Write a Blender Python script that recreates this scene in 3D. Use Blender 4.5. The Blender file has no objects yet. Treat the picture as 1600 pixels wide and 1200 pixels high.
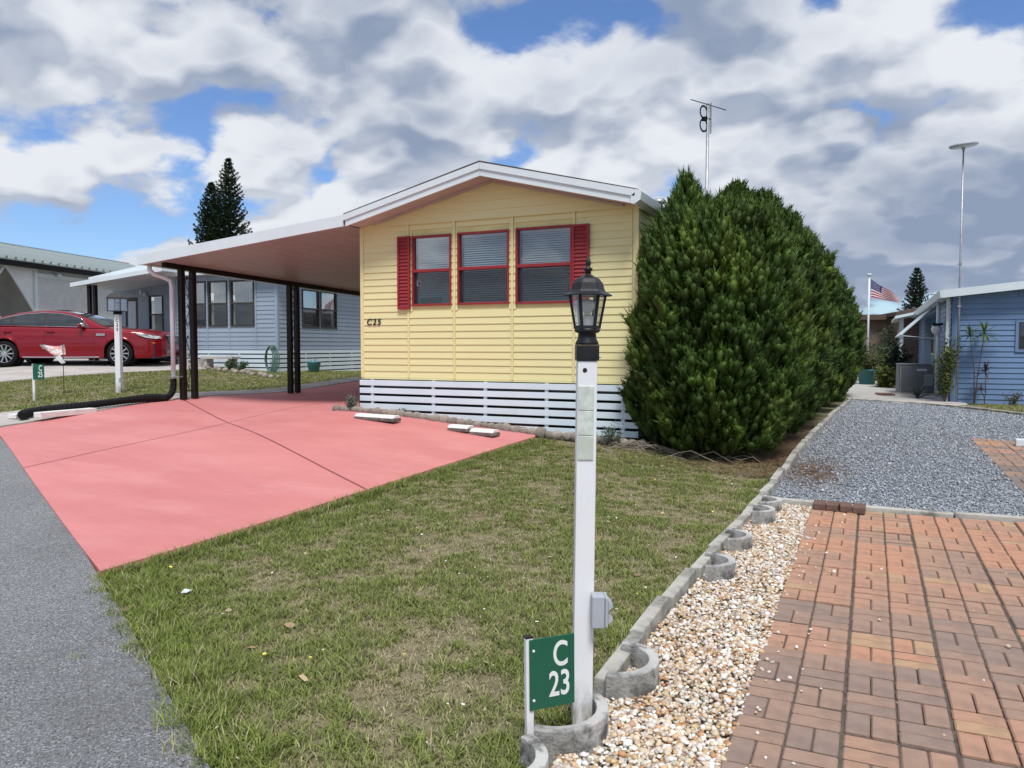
import bpy, bmesh, math, random
import numpy as np
from mathutils import Vector, Matrix

random.seed(7)
RNG = np.random.default_rng(7)
R = math.radians
scene = bpy.context.scene
COL = scene.collection

# ------------------------------------------------------------------ camera
cam_d = bpy.data.cameras.new('camera')
cam = bpy.data.objects.new('camera', cam_d)
COL.objects.link(cam)
cam.location = (0, 0, 1.5)
cam.rotation_euler = (R(90) - math.atan(58 / 1202.0), 0, R(25))
cam_d.sensor_width = 36.0
cam_d.lens = 36.0 * 1202 / 1600
cam_d.clip_start = 0.05
cam_d.clip_end = 2000
scene.camera = cam

# ------------------------------------------------------------------ world: Nishita sky behind a broken cloud deck
SUN_EL, SUN_AZ = R(60), R(150)          # azimuth clockwise from +Y
world = bpy.data.worlds.new('World')
scene.world = world
world.use_nodes = True


def build_world():
    nt = world.node_tree
    N, L = nt.nodes, nt.links
    N.clear()

    def node(t, **kw):
        n = N.new(t)
        for k, v in kw.items():
            setattr(n, k, v)
        return n

    def mth(op, a, b=None, c=None, clamp=False):
        n = node('ShaderNodeMath', operation=op, use_clamp=clamp)
        for i, v in enumerate((a, b, c)):
            if v is None:
                continue
            if isinstance(v, (int, float)):
                n.inputs[i].default_value = v
            else:
                L.new(v, n.inputs[i])
        return n.outputs[0]

    def rng(v, a, b, c=0.0, d=1.0, smooth=True):
        n = node('ShaderNodeMapRange', interpolation_type='SMOOTHSTEP' if smooth else 'LINEAR')
        L.new(v, n.inputs['Value'])
        for k, x in zip(('From Min', 'From Max', 'To Min', 'To Max'), (a, b, c, d)):
            n.inputs[k].default_value = x
        return n.outputs['Result']

    def mix(f, a, b):
        n = node('ShaderNodeMix', data_type='RGBA')
        L.new(f, n.inputs['Factor'])
        for sock, v in (('A', a), ('B', b)):
            s = [i for i in n.inputs if i.name == sock and i.type == 'RGBA'][0]
            if isinstance(v, tuple):
                s.default_value = (*v, 1)
            else:
                L.new(v, s)
        return [o for o in n.outputs if o.type == 'RGBA'][0]

    out = node('ShaderNodeOutputWorld')
    bg = node('ShaderNodeBackground')
    bg.inputs['Strength'].default_value = 0.1
    sky = node('ShaderNodeTexSky', sky_type='NISHITA', sun_disc=False)
    sky.sun_elevation = SUN_EL
    sky.sun_rotation = SUN_AZ
    sky.altitude = 10
    sky.air_density = 1.0
    sky.dust_density = 0.4
    sky.ozone_density = 2.5
    tc = node('ShaderNodeTexCoord')
    sep = node('ShaderNodeSeparateXYZ')
    L.new(tc.outputs['Generated'], sep.inputs[0])
    zz = mth('ADD', mth('MAXIMUM', sep.outputs['Z'], 0.0), CLOUD['flat'])
    px = mth('DIVIDE', sep.outputs['X'], zz)
    py = mth('DIVIDE', sep.outputs['Y'], zz)
    comb = node('ShaderNodeCombineXYZ')
    L.new(px, comb.inputs[0])
    L.new(py, comb.inputs[1])
    # the cloud deck drifts along one wind direction
    mp = node('ShaderNodeMapping')
    mp.inputs['Location'].default_value = CLOUD['loc']
    mp.inputs['Rotation'].default_value = (0, 0, R(CLOUD['rot']))
    mp.inputs['Scale'].default_value = CLOUD['scale']
    L.new(comb.outputs[0], mp.inputs['Vector'])

    def fbm(vec, scale, detail, rough, dist=0.0):
        n = node('ShaderNodeTexNoise', noise_dimensions='2D')
        n.inputs['Scale'].default_value = scale
        n.inputs['Detail'].default_value = detail
        n.inputs['Roughness'].default_value = rough
        n.inputs['Distortion'].default_value = dist
        L.new(vec, n.inputs['Vector'])
        return n.outputs[0]

    def vadd(vec, o):
        n = node('ShaderNodeVectorMath', operation='ADD')
        L.new(vec, n.inputs[0])
        n.inputs[1].default_value = o
        return n.outputs[0]

    P = mp.outputs[0]
    # the same deck a little nearer the zenith: its difference shades cloud tops bright and cloud bases grey
    up_ = node('ShaderNodeVectorMath', operation='SCALE')
    L.new(comb.outputs[0], up_.inputs[0])
    up_.inputs['Scale'].default_value = CLOUD['up']
    mp2 = node('ShaderNodeMapping')
    for k in ('Location', 'Rotation', 'Scale'):
        mp2.inputs[k].default_value = mp.inputs[k].default_value
    L.new(up_.outputs[0], mp2.inputs['Vector'])

    def density(vec, octv=9):
        wob = node('ShaderNodeTexNoise', noise_dimensions='2D')
        wob.inputs['Scale'].default_value = 2.2
        wob.inputs['Detail'].default_value = 3
        L.new(vec, wob.inputs['Vector'])
        wv = node('ShaderNodeVectorMath', operation='MULTIPLY_ADD')
        L.new(wob.outputs['Color'], wv.inputs[0])
        wv.inputs[1].default_value = (.42, .42, .42)
        L.new(vec, wv.inputs[2])
        vo = node('ShaderNodeTexVoronoi', feature='F1', voronoi_dimensions='2D')
        vo.inputs['Scale'].default_value = 1.9
        vo.inputs['Detail'].default_value = 1.0
        vo.inputs['Roughness'].default_value = .45
        L.new(wv.outputs[0], vo.inputs['Vector'])
        puff = mth('SUBTRACT', .80, vo.outputs['Distance'])
        a = mth('ADD', mth('MULTIPLY', fbm(vec, 1.0, octv, .6, 0.0), 1 - CLOUD['puff']), mth('MULTIPLY', puff, CLOUD['puff']))
        b = fbm(vadd(vec, (5.2, 1.3, 0)), .38, 2, .5)
        return mth('ADD', mth('MULTIPLY', mth('SUBTRACT', a, .5), 1.0), mth('MULTIPLY', mth('SUBTRACT', b, .5), CLOUD['big']))

    d1 = density(P)
    d2 = density(mp2.outputs[0], 4)
    cover = rng(d1, CLOUD['lo'], CLOUD['hi'])
    thick = rng(d1, CLOUD['hi'] - .04, CLOUD['hi'] + CLOUD['th'])
    lit = mth('MULTIPLY_ADD', mth('SUBTRACT', d1, d2), CLOUD['lit'], 0.5, clamp=True)   # falls off towards the sun: bright
    deck = rng(fbm(vadd(P, (1.7, 9.2, 0)), .55, 4, .55), .36, .64)
    dark = mth('ADD', mth('MULTIPLY', thick, CLOUD['kt']), mth('MULTIPLY', deck, CLOUD['kd']))
    tone = mth('ADD', mth('SUBTRACT', dark, mth('MULTIPLY', lit, CLOUD['kl'])), CLOUD['k0'])
    tone = rng(tone, -.15, 1.2)
    cloud = mix(tone, CLOUD['white'], CLOUD['grey'])
    # deep blue of the gaps
    skyc = node('ShaderNodeMix', data_type='RGBA', blend_type='MULTIPLY')
    skyc.inputs['Factor'].default_value = 1.0
    ca = [i for i in skyc.inputs if i.type == 'RGBA']
    L.new(sky.outputs[0], ca[0])
    ca[1].default_value = (*CLOUD['tint'], 1)
    skyo = [o for o in skyc.outputs if o.type == 'RGBA'][0]
    L.new(mix(cover, skyo, cloud), bg.inputs['Color'])
    L.new(bg.outputs[0], out.inputs['Surface'])


CLOUD = dict(loc=(52.9, 25.3, 0.0), rot=20, scale=(2.0, 2.2, 1.0), lo=-.265, hi=-.17, th=.34, big=.55, lit=8.0, kt=.7, kd=.75, kl=.75, flat=.42, puff=.3, up=.94, k0=.41,
             white=(6.6, 6.85, 7.3), grey=(2.25, 2.8, 3.9), tint=(.8, .95, 1.2))
build_world()
world.cycles.sampling_method = 'MANUAL'
world.cycles.sample_map_resolution = 512

sun_d = bpy.data.lights.new('sun', 'SUN')
sun_d.energy = 2.8
sun_d.angle = R(17)
sun_d.color = (1.0, 0.98, 0.95)
sun = bpy.data.objects.new('sun', sun_d)
COL.objects.link(sun)
_sd = Vector((math.sin(SUN_AZ) * math.cos(SUN_EL), math.cos(SUN_AZ) * math.cos(SUN_EL), math.sin(SUN_EL)))
sun.rotation_euler = (-_sd).to_track_quat('-Z', 'Y').to_euler()
sun.location = _sd * 50

scene.view_settings.view_transform = 'Standard'
scene.view_settings.look = 'None'
scene.view_settings.exposure = 0.30
scene.view_settings.gamma = 1.0
scene.view_settings.use_curve_mapping = False
scene.cycles.use_denoising = True
scene.cycles.max_bounces = 8
scene.cycles.transparent_max_bounces = 24

# ------------------------------------------------------------------ terrain height
_CP = np.array([(-1.0, 2.8, 0), (-2.16, 1.94, 0), (-4.5, 3.3, 0), (-7.3, 4.7, .13), (-10, 6.06, .29), (-11.35, 6.9, .32),
                (-4.4, 6, .12), (-8.5, 8.4, .35), (-7.2, 9.4, .5), (-6.3, 9.0, .43), (-4.7, 9.1, .32), (-4, 9.3, .28),
                (-2.78, 9.6, .24), (-11, 9.8, .52), (-11, 12.7, .48), (-8, 13, .5), (-.9, 8.1, .05), (1.1, 7.3, .04),
                (1.35, 13.3, .1), (-.4, 21.4, .15), (1.8, 21.8, .15), (4, 17, .12), (0, 3, 0), (3, 3, 0), (0, 0, 0), (-5, 0, 0),
                (-17, 13.3, .98), (-14.5, 9.8, .66), (-19.5, 12, .98), (-14.3, 16, .88), (-13.9, 19, .76), (-10, 19, .72), (-13, 7.0, .38),
                (-16, 9.3, .6), (-20, 11, .85), (8, 8, 0), (8, 22, .15), (0, 45, .3), (-12, 45, .9), (-30, 30, 1.3),
                (-45, 30, 1.5), (-22, 42, 1.2), (45, 45, .2), (40, 0, 0), (-30, 5, .6), (-12, -6, .1), (30, -10, 0)], float)


def _K(r):
    return np.where(r > 1e-9, r * r * np.log(r + 1e-12), 0)


_n = len(_CP)
_A = np.zeros((_n + 3, _n + 3))
_A[:_n, :_n] = _K(np.hypot(_CP[:, None, 0] - _CP[None, :, 0], _CP[:, None, 1] - _CP[None, :, 1])) + np.eye(_n) * .15
_A[:_n, _n] = 1
_A[:_n, _n + 1:] = _CP[:, :2]
_A[_n:, :_n] = _A[:_n, _n:].T
_W = np.linalg.solve(_A, np.r_[_CP[:, 2], 0, 0, 0])


def hgt(x, y):
    x = np.asarray(x, float)
    y = np.asarray(y, float)
    r = np.hypot(x[..., None] - _CP[:, 0], y[..., None] - _CP[:, 1])
    z = _K(r) @ _W[:_n] + _W[_n] + _W[_n + 1] * x + _W[_n + 2] * y
    rr = np.hypot(x, y - 10)                       # level out far away
    f = np.clip((rr - 45) / 60, 0, 1)
    return z * (1 - f) + 0.6 * f


def h1(x, y):
    return float(hgt(np.array([x]), np.array([y]))[0])


# ------------------------------------------------------------------ value noise for scatters
_HT = RNG.random((256, 256))


def vnoise(x, y, s):
    x = np.asarray(x) * s + 100.3
    y = np.asarray(y) * s + 57.1
    xi, yi = np.floor(x).astype(int), np.floor(y).astype(int)
    fx, fy = x - xi, y - yi
    fx, fy = fx * fx * (3 - 2 * fx), fy * fy * (3 - 2 * fy)
    g = lambda a, b: _HT[a % 256, b % 256]
    return (g(xi, yi) * (1 - fx) + g(xi + 1, yi) * fx) * (1 - fy) + (g(xi, yi + 1) * (1 - fx) + g(xi + 1, yi + 1) * fx) * fy


def fnoise(x, y, s):
    return (vnoise(x, y, s) * .5 + vnoise(x, y, s * 2.1) * .27 + vnoise(x, y, s * 4.3) * .15 + vnoise(x, y, s * 9.1) * .08)


# ------------------------------------------------------------------ materials
MATS = {}


def mat(name, c1, c2=None, scale=3.0, rough=0.6, bump=0.0, bscale=40.0, metal=0.0, spec=0.5, coat=0.0, island=0.0, objr=0.0,
        attr=None, stretch=None, splash=None, speck=None, trans=0.0, detail=6, contrast=(0.35, 0.65), dirt=None, sheen=None):
    """Procedural Principled material: c1/c2 mixed by noise, optional per-piece brightness, specks, stains and bump."""
    m = bpy.data.materials.new(name)
    m.use_nodes = True
    nt = m.node_tree
    N, L = nt.nodes, nt.links
    b = N['Principled BSDF']
    b.inputs['Roughness'].default_value = rough
    b.inputs['Metallic'].default_value = metal
    b.inputs['Specular IOR Level'].default_value = spec
    b.inputs['Coat Weight'].default_value = coat
    tc = N.new('ShaderNodeTexCoord')
    vec = tc.outputs['Object']
    if stretch:
        mp = N.new('ShaderNodeMapping')
        mp.inputs['Scale'].default_value = stretch
        L.new(vec, mp.inputs['Vector'])
        vec = mp.outputs[0]

    def noise(s, d=detail, rgh=.6):
        n = N.new('ShaderNodeTexNoise')
        n.inputs['Scale'].default_value = s
        n.inputs['Detail'].default_value = d
        n.inputs['Roughness'].default_value = rgh
        L.new(vec, n.inputs['Vector'])
        return n.outputs[0]

    def ramp(v, a, bb):
        n = N.new('ShaderNodeMapRange')
        n.inputs['From Min'].default_value = a
        n.inputs['From Max'].default_value = bb
        L.new(v, n.inputs['Value'])
        return n.outputs['Result']

    def mixc(f, a, bb, mode='MIX'):
        n = N.new('ShaderNodeMix')
        n.data_type = 'RGBA'
        n.blend_type = mode
        if isinstance(f, (int, float)):
            n.inputs['Factor'].default_value = f
        else:
            L.new(f, n.inputs['Factor'])
        ins = [i for i in n.inputs if i.type == 'RGBA']
        for s, v in zip(ins, (a, bb)):
            if isinstance(v, tuple):
                s.default_value = (*v, 1)
            else:
                L.new(v, s)
        return [o for o in n.outputs if o.type == 'RGBA'][0]

    if attr:
        an = N.new('ShaderNodeAttribute')
        an.attribute_name = attr
        col = an.outputs['Color']
    elif c2 is None:
        c2 = tuple(v * .86 for v in c1)
        col = mixc(ramp(noise(scale), *contrast), c1, c2)
    else:
        col = mixc(ramp(noise(scale), *contrast), c1, c2)
    if speck:
        for sc, thr, cs, amt in speck:
            v = N.new('ShaderNodeTexVoronoi')
            v.inputs['Scale'].default_value = sc
            L.new(vec, v.inputs['Vector'])
            sepc = N.new('ShaderNodeSeparateColor')
            L.new(v.outputs['Color'], sepc.inputs[0])
            f = N.new('ShaderNodeMath')
            f.operation = 'GREATER_THAN'
            L.new(sepc.outputs[0], f.inputs[0])
            f.inputs[1].default_value = thr
            f2 = N.new('ShaderNodeMath')
            f2.operation = 'MULTIPLY'
            L.new(f.outputs[0], f2.inputs[0])
            f2.inputs[1].default_value = amt
            col = mixc(f2.outputs[0], col, cs)
    if dirt:
        for dc, ds, da, db, amt in dirt:
            f = ramp(noise(ds, 8, .65), da, db)
            f2 = N.new('ShaderNodeMath')
            f2.operation = 'MULTIPLY'
            f2.use_clamp = True
            L.new(f, f2.inputs[0])
            f2.inputs[1].default_value = amt
            col = mixc(f2.outputs[0], col, dc)
    if splash:                                   # soil splashed up from the ground: colour, height, amount
        sx = N.new('ShaderNodeSeparateXYZ')
        L.new(tc.outputs['Object'], sx.inputs[0])
        mr = N.new('ShaderNodeMapRange')
        L.new(sx.outputs['Z'], mr.inputs['Value'])
        mr.inputs['From Min'].default_value = splash[1]
        mr.inputs['From Max'].default_value = 0.0
        mm = N.new('ShaderNodeMath')
        mm.operation = 'MULTIPLY'
        L.new(mr.outputs['Result'], mm.inputs[0])
        L.new(ramp(noise(26, 8, .7), .38, .62), mm.inputs[1])
        m2 = N.new('ShaderNodeMath')
        m2.operation = 'MULTIPLY'
        m2.use_clamp = True
        L.new(mm.outputs[0], m2.inputs[0])
        m2.inputs[1].default_value = splash[2]
        col = mixc(m2.outputs[0], col, splash[0])
    for flag, cls, outn in ((island, 'ShaderNodeNewGeometry', 'Random Per Island'), (objr, 'ShaderNodeObjectInfo', 'Random')):
        if flag:
            g = N.new(cls)
            mr = N.new('ShaderNodeMapRange')
            L.new(g.outputs[outn], mr.inputs['Value'])
            mr.inputs['To Min'].default_value = 1 - flag
            mr.inputs['To Max'].default_value = 1 + flag
            hs = N.new('ShaderNodeHueSaturation')
            L.new(mr.outputs['Result'], hs.inputs['Value'])
            L.new(col, hs.inputs['Color'])
            col = hs.outputs[0]
    L.new(col, b.inputs['Base Color'])
    if bump:
        bn = N.new('ShaderNodeBump')
        bn.inputs['Strength'].default_value = bump
        bn.inputs['Distance'].default_value = 0.02
        L.new(noise(bscale, 4, .6), bn.inputs['Height'])
        L.new(bn.outputs[0], b.inputs['Normal'])
    if trans:
        tr = N.new('ShaderNodeBsdfTranslucent')
        L.new(col, tr.inputs['Color'])
        mx = N.new('ShaderNodeMixShader')
        mx.inputs[0].default_value = trans
        L.new(b.outputs[0], mx.inputs[1])
        L.new(tr.outputs[0], mx.inputs[2])
        L.new(mx.outputs[0], N['Material Output'].inputs['Surface'])
    MATS[name] = m
    return m


def glass_mat(name, tint, gloss=0.12, rough=0.02, grazing=0.6, see=1.0):
    """Thin window glass: clear transmission tinted by the pane, mirror-like reflection growing towards grazing angles."""
    m = bpy.data.materials.new(name)
    m.use_nodes = True
    nt = m.node_tree
    N, L = nt.nodes, nt.links
    N.remove(N['Principled BSDF'])
    t = N.new('ShaderNodeBsdfTransparent')
    t.inputs[0].default_value = (*tint, 1)
    g = N.new('ShaderNodeBsdfGlossy')
    g.inputs['Roughness'].default_value = rough
    g.inputs['Color'].default_value = (.95, .97, 1, 1)
    lw = N.new('ShaderNodeLayerWeight')
    lw.inputs['Blend'].default_value = .35
    mr = N.new('ShaderNodeMapRange')
    mr.inputs['To Min'].default_value = gloss
    mr.inputs['To Max'].default_value = grazing
    L.new(lw.outputs['Facing'], mr.inputs['Value'])
    mx = N.new('ShaderNodeMixShader')
    L.new(mr.outputs['Result'], mx.inputs[0])
    L.new(t.outputs[0], mx.inputs[1])
    L.new(g.outputs[0], mx.inputs[2])
    L.new(mx.outputs[0], N['Material Output'].inputs['Surface'])
    MATS[name] = m
    return m


def screen_mat(name, col, open_):
    """Insect screen: fine dark mesh that lets part of the light through."""
    m = bpy.data.materials.new(name)
    m.use_nodes = True
    nt = m.node_tree
    N, L = nt.nodes, nt.links
    b = N['Principled BSDF']
    b.inputs['Base Color'].default_value = (*col, 1)
    b.inputs['Roughness'].default_value = .7
    t = N.new('ShaderNodeBsdfTransparent')
    mx = N.new('ShaderNodeMixShader')
    mx.inputs[0].default_value = open_
    L.new(b.outputs[0], mx.inputs[1])
    L.new(t.outputs[0], mx.inputs[2])
    L.new(mx.outputs[0], N['Material Output'].inputs['Surface'])
    MATS[name] = m
    return m


# ------------------------------------------------------------------ mesh helpers
class MB:
    def __init__(s):
        s.v, s.f = [], []

    def add(s, vs, fs):
        o = len(s.v)
        s.v += [tuple(v) for v in vs]
        s.f += [tuple(i + o for i in f) for f in fs]
        return s

    def box(s, x0, x1, y0, y1, z0, z1):
        vs = [(x, y, z) for z in (z0, z1) for y in (y0, y1) for x in (x0, x1)]
        return s.add(vs, [(0, 2, 3, 1), (4, 5, 7, 6), (0, 1, 5, 4), (2, 6, 7, 3), (0, 4, 6, 2), (1, 3, 7, 5)])

    def bar(s, a, b, w, t=None, up=(0, 0, 1)):
        """square bar from a to b, w wide and t thick"""
        t = t or w
        a, b = Vector(a), Vector(b)
        d = (b - a).normalized()
        u = Vector(up)
        if abs(d.dot(u)) > .98:
            u = Vector((0, 1, 0))
        r = d.cross(u).normalized()
        u = r.cross(d).normalized()
        vs = []
        for p in (a, b):
            for i, j in ((-1, -1), (1, -1), (1, 1), (-1, 1)):
                vs.append(p + r * (i * w / 2) + u * (j * t / 2))
        return s.add(vs, [(3, 2, 1, 0), (4, 5, 6, 7), (0, 1, 5, 4), (1, 2, 6, 5), (2, 3, 7, 6), (3, 0, 4, 7)])

    def tube(s, pts, r, n=8, cap=True):
        pts = [Vector(p) for p in pts]
        rs = r if isinstance(r, (list, tuple)) else [r] * len(pts)
        vs, fs = [], []
        prev = None
        for i, p in enumerate(pts):
            d = (pts[min(i + 1, len(pts) - 1)] - pts[max(i - 1, 0)]).normalized()
            if prev is None:
                u = Vector((0, 0, 1)) if abs(d.z) < .9 else Vector((1, 0, 0))
                a = d.cross(u).normalized()
            else:
                a = (prev - d * prev.dot(d)).normalized()
            prev = a
            b = d.cross(a)
            for k in range(n):
                t = 2 * math.pi * k / n
                vs.append(p + a * (rs[i] * math.cos(t)) + b * (rs[i] * math.sin(t)))
        for i in range(len(pts) - 1):
            for k in range(n):
                fs.append((i * n + k, i * n + (k + 1) % n, (i + 1) * n + (k + 1) % n, (i + 1) * n + k))
        if cap:
            fs.append(tuple(range(n))[::-1])
            fs.append(tuple((len(pts) - 1) * n + k for k in range(n)))
        return s.add(vs, fs)

    def lathe(s, prof, n=16, c=(0, 0, 0), rot=0.0, cap=True):
        vs, fs = [], []
        for r, z in prof:
            for k in range(n):
                t = 2 * math.pi * k / n + rot
                vs.append((c[0] + r * math.cos(t), c[1] + r * math.sin(t), c[2] + z))
        for i in range(len(prof) - 1):
            for k in range(n):
                fs.append((i * n + k, i * n + (k + 1) % n, (i + 1) * n + (k + 1) % n, (i + 1) * n + k))
        if cap:
            fs.append(tuple(range(n))[::-1])
            fs.append(tuple((len(prof) - 1) * n + k for k in range(n)))
        return s.add(vs, fs)

    def prism(s, poly, vec):
        """closed outline (3D points) swept along vec"""
        n = len(poly)
        a = [Vector(p) for p in poly]
        b = [p + Vector(vec) for p in a]
        fs = [tuple(range(n))[::-1], tuple(range(n, 2 * n))]
        for i in range(n):
            j = (i + 1) % n
            fs.append((i, j, n + j, n + i))
        return s.add(a + b, fs)

    def build(s, name, m, parent=None, smooth=False, world=True, bevel=0.0):
        me = bpy.data.meshes.new(name)
        me.from_pydata(s.v, [], s.f)
        bm = bmesh.new()
        bm.from_mesh(me)
        bmesh.ops.recalc_face_normals(bm, faces=bm.faces)
        bm.to_mesh(me)
        bm.free()
        return link(name, me, m, parent, smooth, world, bevel)


def link(name, me, m, parent=None, smooth=False, world=True, bevel=0.0):
    if m is not None and not me.materials:
        for x in (m if isinstance(m, (list, tuple)) else [m]):
            me.materials.append(MATS[x] if isinstance(x, str) else x)
    if smooth:
        me.polygons.foreach_set('use_smooth', [True] * len(me.polygons))
    o = bpy.data.objects.new(name, me)
    COL.objects.link(o)
    if parent is not None:
        o.parent = parent
        if world and parent.type == 'EMPTY':
            o.matrix_parent_inverse = parent.matrix_basis.inverted()
    if bevel:
        bv = o.modifiers.new('bevel', 'BEVEL')
        bv.width = bevel
        bv.segments = 2
        bv.limit_method = 'ANGLE'
    return o


def tag(o, label=None, cat=None, group=None, kind=None):
    for k, v in (('label', label), ('category', cat), ('group', group), ('kind', kind)):
        if v:
            o[k] = v
    return o


def empty(name, loc=(0, 0, 0), rz=0.0, label=None, cat=None, group=None, kind=None):
    o = bpy.data.objects.new(name, None)
    COL.objects.link(o)
    o.empty_display_size = .2
    o.location = loc
    o.rotation_euler = (0, 0, rz)
    return tag(o, label, cat, group, kind)


def piece(name, me, parent, loc, rot=(0, 0, 0), scale=(1, 1, 1), world=True):
    """one repeat that shares its mesh data"""
    o = bpy.data.objects.new(name, me)
    COL.objects.link(o)
    o.parent = parent
    if world and parent is not None and parent.type == 'EMPTY':
        o.matrix_parent_inverse = parent.matrix_basis.inverted()
    o.location = loc
    o.rotation_euler = rot
    o.scale = scale
    return o


def mesh_only(mb, name, m, bevel=0.0, smooth=False):
    me = bpy.data.meshes.new(name)
    me.from_pydata(mb.v, [], mb.f)
    bm = bmesh.new()
    bm.from_mesh(me)
    if bevel:
        bmesh.ops.bevel(bm, geom=list(bm.edges), offset=bevel, segments=1, affect='EDGES', profile=.6)
    bmesh.ops.recalc_face_normals(bm, faces=bm.faces)
    bm.to_mesh(me)
    bm.free()
    me.materials.append(MATS[m])
    if smooth:
        me.polygons.foreach_set('use_smooth', [True] * len(me.polygons))
    return me


def text(name, s, size, m, parent, loc, rot, extrude=.001, offset=0.0, world=True, shear=0.0, align='CENTER', xs=1.0, space=1.0):
    cu = bpy.data.curves.new(name, 'FONT')
    cu.body = s
    cu.size = size
    cu.extrude = extrude
    cu.offset = offset
    cu.shear = shear
    cu.space_character = space
    cu.align_x = align
    cu.align_y = 'CENTER'
    cu.materials.append(MATS[m])
    tmp = bpy.data.objects.new(name, cu)
    COL.objects.link(tmp)
    me = bpy.data.meshes.new_from_object(tmp.evaluated_get(bpy.context.evaluated_depsgraph_get()))
    me.name = name
    bpy.data.objects.remove(tmp)
    bpy.data.curves.remove(cu)
    if not me.materials:
        me.materials.append(MATS[m])
    o = bpy.data.objects.new(name, me)
    COL.objects.link(o)
    o.parent = parent
    if world and parent.type == 'EMPTY':
        o.matrix_parent_inverse = parent.matrix_basis.inverted()
    o.location = loc
    o.rotation_euler = rot
    o.scale = (xs, 1, 1)
    return o


def inset(poly, d):
    n = len(poly)
    area = sum(poly[i][0] * poly[(i + 1) % n][1] - poly[(i + 1) % n][0] * poly[i][1] for i in range(n))
    sg = 1 if area > 0 else -1
    out = []
    for i in range(n):
        p0, p1, p2 = Vector(poly[i - 1]), Vector(poly[i]), Vector(poly[(i + 1) % n])
        a, b = (p1 - p0).normalized(), (p2 - p1).normalized()
        n1, n2 = Vector((-a.y, a.x)) * sg, Vector((-b.y, b.x)) * sg
        k = (n1 + n2)
        k = k / max(k.dot(n1), .3) if k.length > 1e-6 else n1
        q = p1 + k * d
        out.append((q.x, q.y))
    return out


def jag(poly, i0, i1, step, amp, seed=1):
    """subdivide outline edges i0..i1 and make them uneven"""
    rd = random.Random(seed)
    out = []
    n = len(poly)
    for i in range(n):
        a, b = poly[i], poly[(i + 1) % n]
        out.append(a)
        if i0 <= i < i1:
            d = math.dist(a, b)
            k = max(1, int(d / step))
            nx, ny = -(b[1] - a[1]) / d, (b[0] - a[0]) / d
            for j in range(1, k):
                t = j / k
                e = rd.uniform(-amp, amp)
                out.append((a[0] + (b[0] - a[0]) * t + nx * e, a[1] + (b[1] - a[1]) * t + ny * e))
    return out


def sheet(name, poly, off, m, parent=None, step=.4, skirt=.1, smooth=True):
    """a polygon draped over the terrain, off metres above it, with a downward edge"""
    bm = bmesh.new()
    f = bm.faces.new([bm.verts.new((x, y, 0)) for x, y in poly])
    bmesh.ops.triangulate(bm, faces=[f], ngon_method='EAR_CLIP')
    xs = [p[0] for p in poly]
    ys = [p[1] for p in poly]
    for ax, lo, hi in ((0, min(xs), max(xs)), (1, min(ys), max(ys))):
        k = lo + step
        while k < hi - 1e-3:
            co = (k, 0, 0) if ax == 0 else (0, k, 0)
            no = (1, 0, 0) if ax == 0 else (0, 1, 0)
            bmesh.ops.bisect_plane(bm, geom=list(bm.verts) + list(bm.edges) + list(bm.faces), dist=1e-5, plane_co=co, plane_no=no)
            k += step
    bm.verts.ensure_lookup_table()
    co = np.array([v.co[:2] for v in bm.verts])
    z = hgt(co[:, 0], co[:, 1]) + off
    for v, zz in zip(bm.verts, z):
        v.co.z = zz
    bmesh.ops.recalc_face_normals(bm, faces=bm.faces)
    if sum(f.normal.z for f in bm.faces) < 0:
        bmesh.ops.reverse_faces(bm, faces=bm.faces)
    if skirt:
        be = [e for e in bm.edges if e.is_boundary]
        r = bmesh.ops.extrude_edge_only(bm, edges=be)
        for g in r['geom']:
            if isinstance(g, bmesh.types.BMVert):
                g.co.z -= skirt
    me = bpy.data.meshes.new(name)
    bm.to_mesh(me)
    bm.free()
    return link(name, me, m, parent, smooth=False)


def in_poly(x, y, poly):
    x = np.asarray(x)
    y = np.asarray(y)
    r = np.zeros(x.shape, bool)
    n = len(poly)
    for i in range(n):
        x0, y0 = poly[i]
        x1, y1 = poly[(i + 1) % n]
        c = (y0 > y) != (y1 > y)
        with np.errstate(divide='ignore', invalid='ignore'):
            xi = (x1 - x0) * (y - y0) / (y1 - y0) + x0
        r ^= c & (x < xi)
    return r


def np_mesh(name, V, F, col=None):
    """V (n,3), F (m,3 or 4) numpy -> mesh, with optional per-vertex colour attribute"""
    me = bpy.data.meshes.new(name)
    k = F.shape[1]
    me.vertices.add(len(V))
    me.vertices.foreach_set('co', V.astype(np.float32).ravel())
    me.loops.add(F.size)
    me.loops.foreach_set('vertex_index', F.astype(np.int32).ravel())
    me.polygons.add(len(F))
    me.polygons.foreach_set('loop_start', np.arange(0, F.size, k, dtype=np.int32))
    me.polygons.foreach_set('loop_total', np.full(len(F), k, dtype=np.int32))
    me.update(calc_edges=True)
    if col is not None:
        a = me.attributes.new('col', 'FLOAT_COLOR', 'POINT')
        c = np.ones((len(V), 4), np.float32)
        c[:, :3] = col
        a.data.foreach_set('color', c.ravel())
    return me


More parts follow.
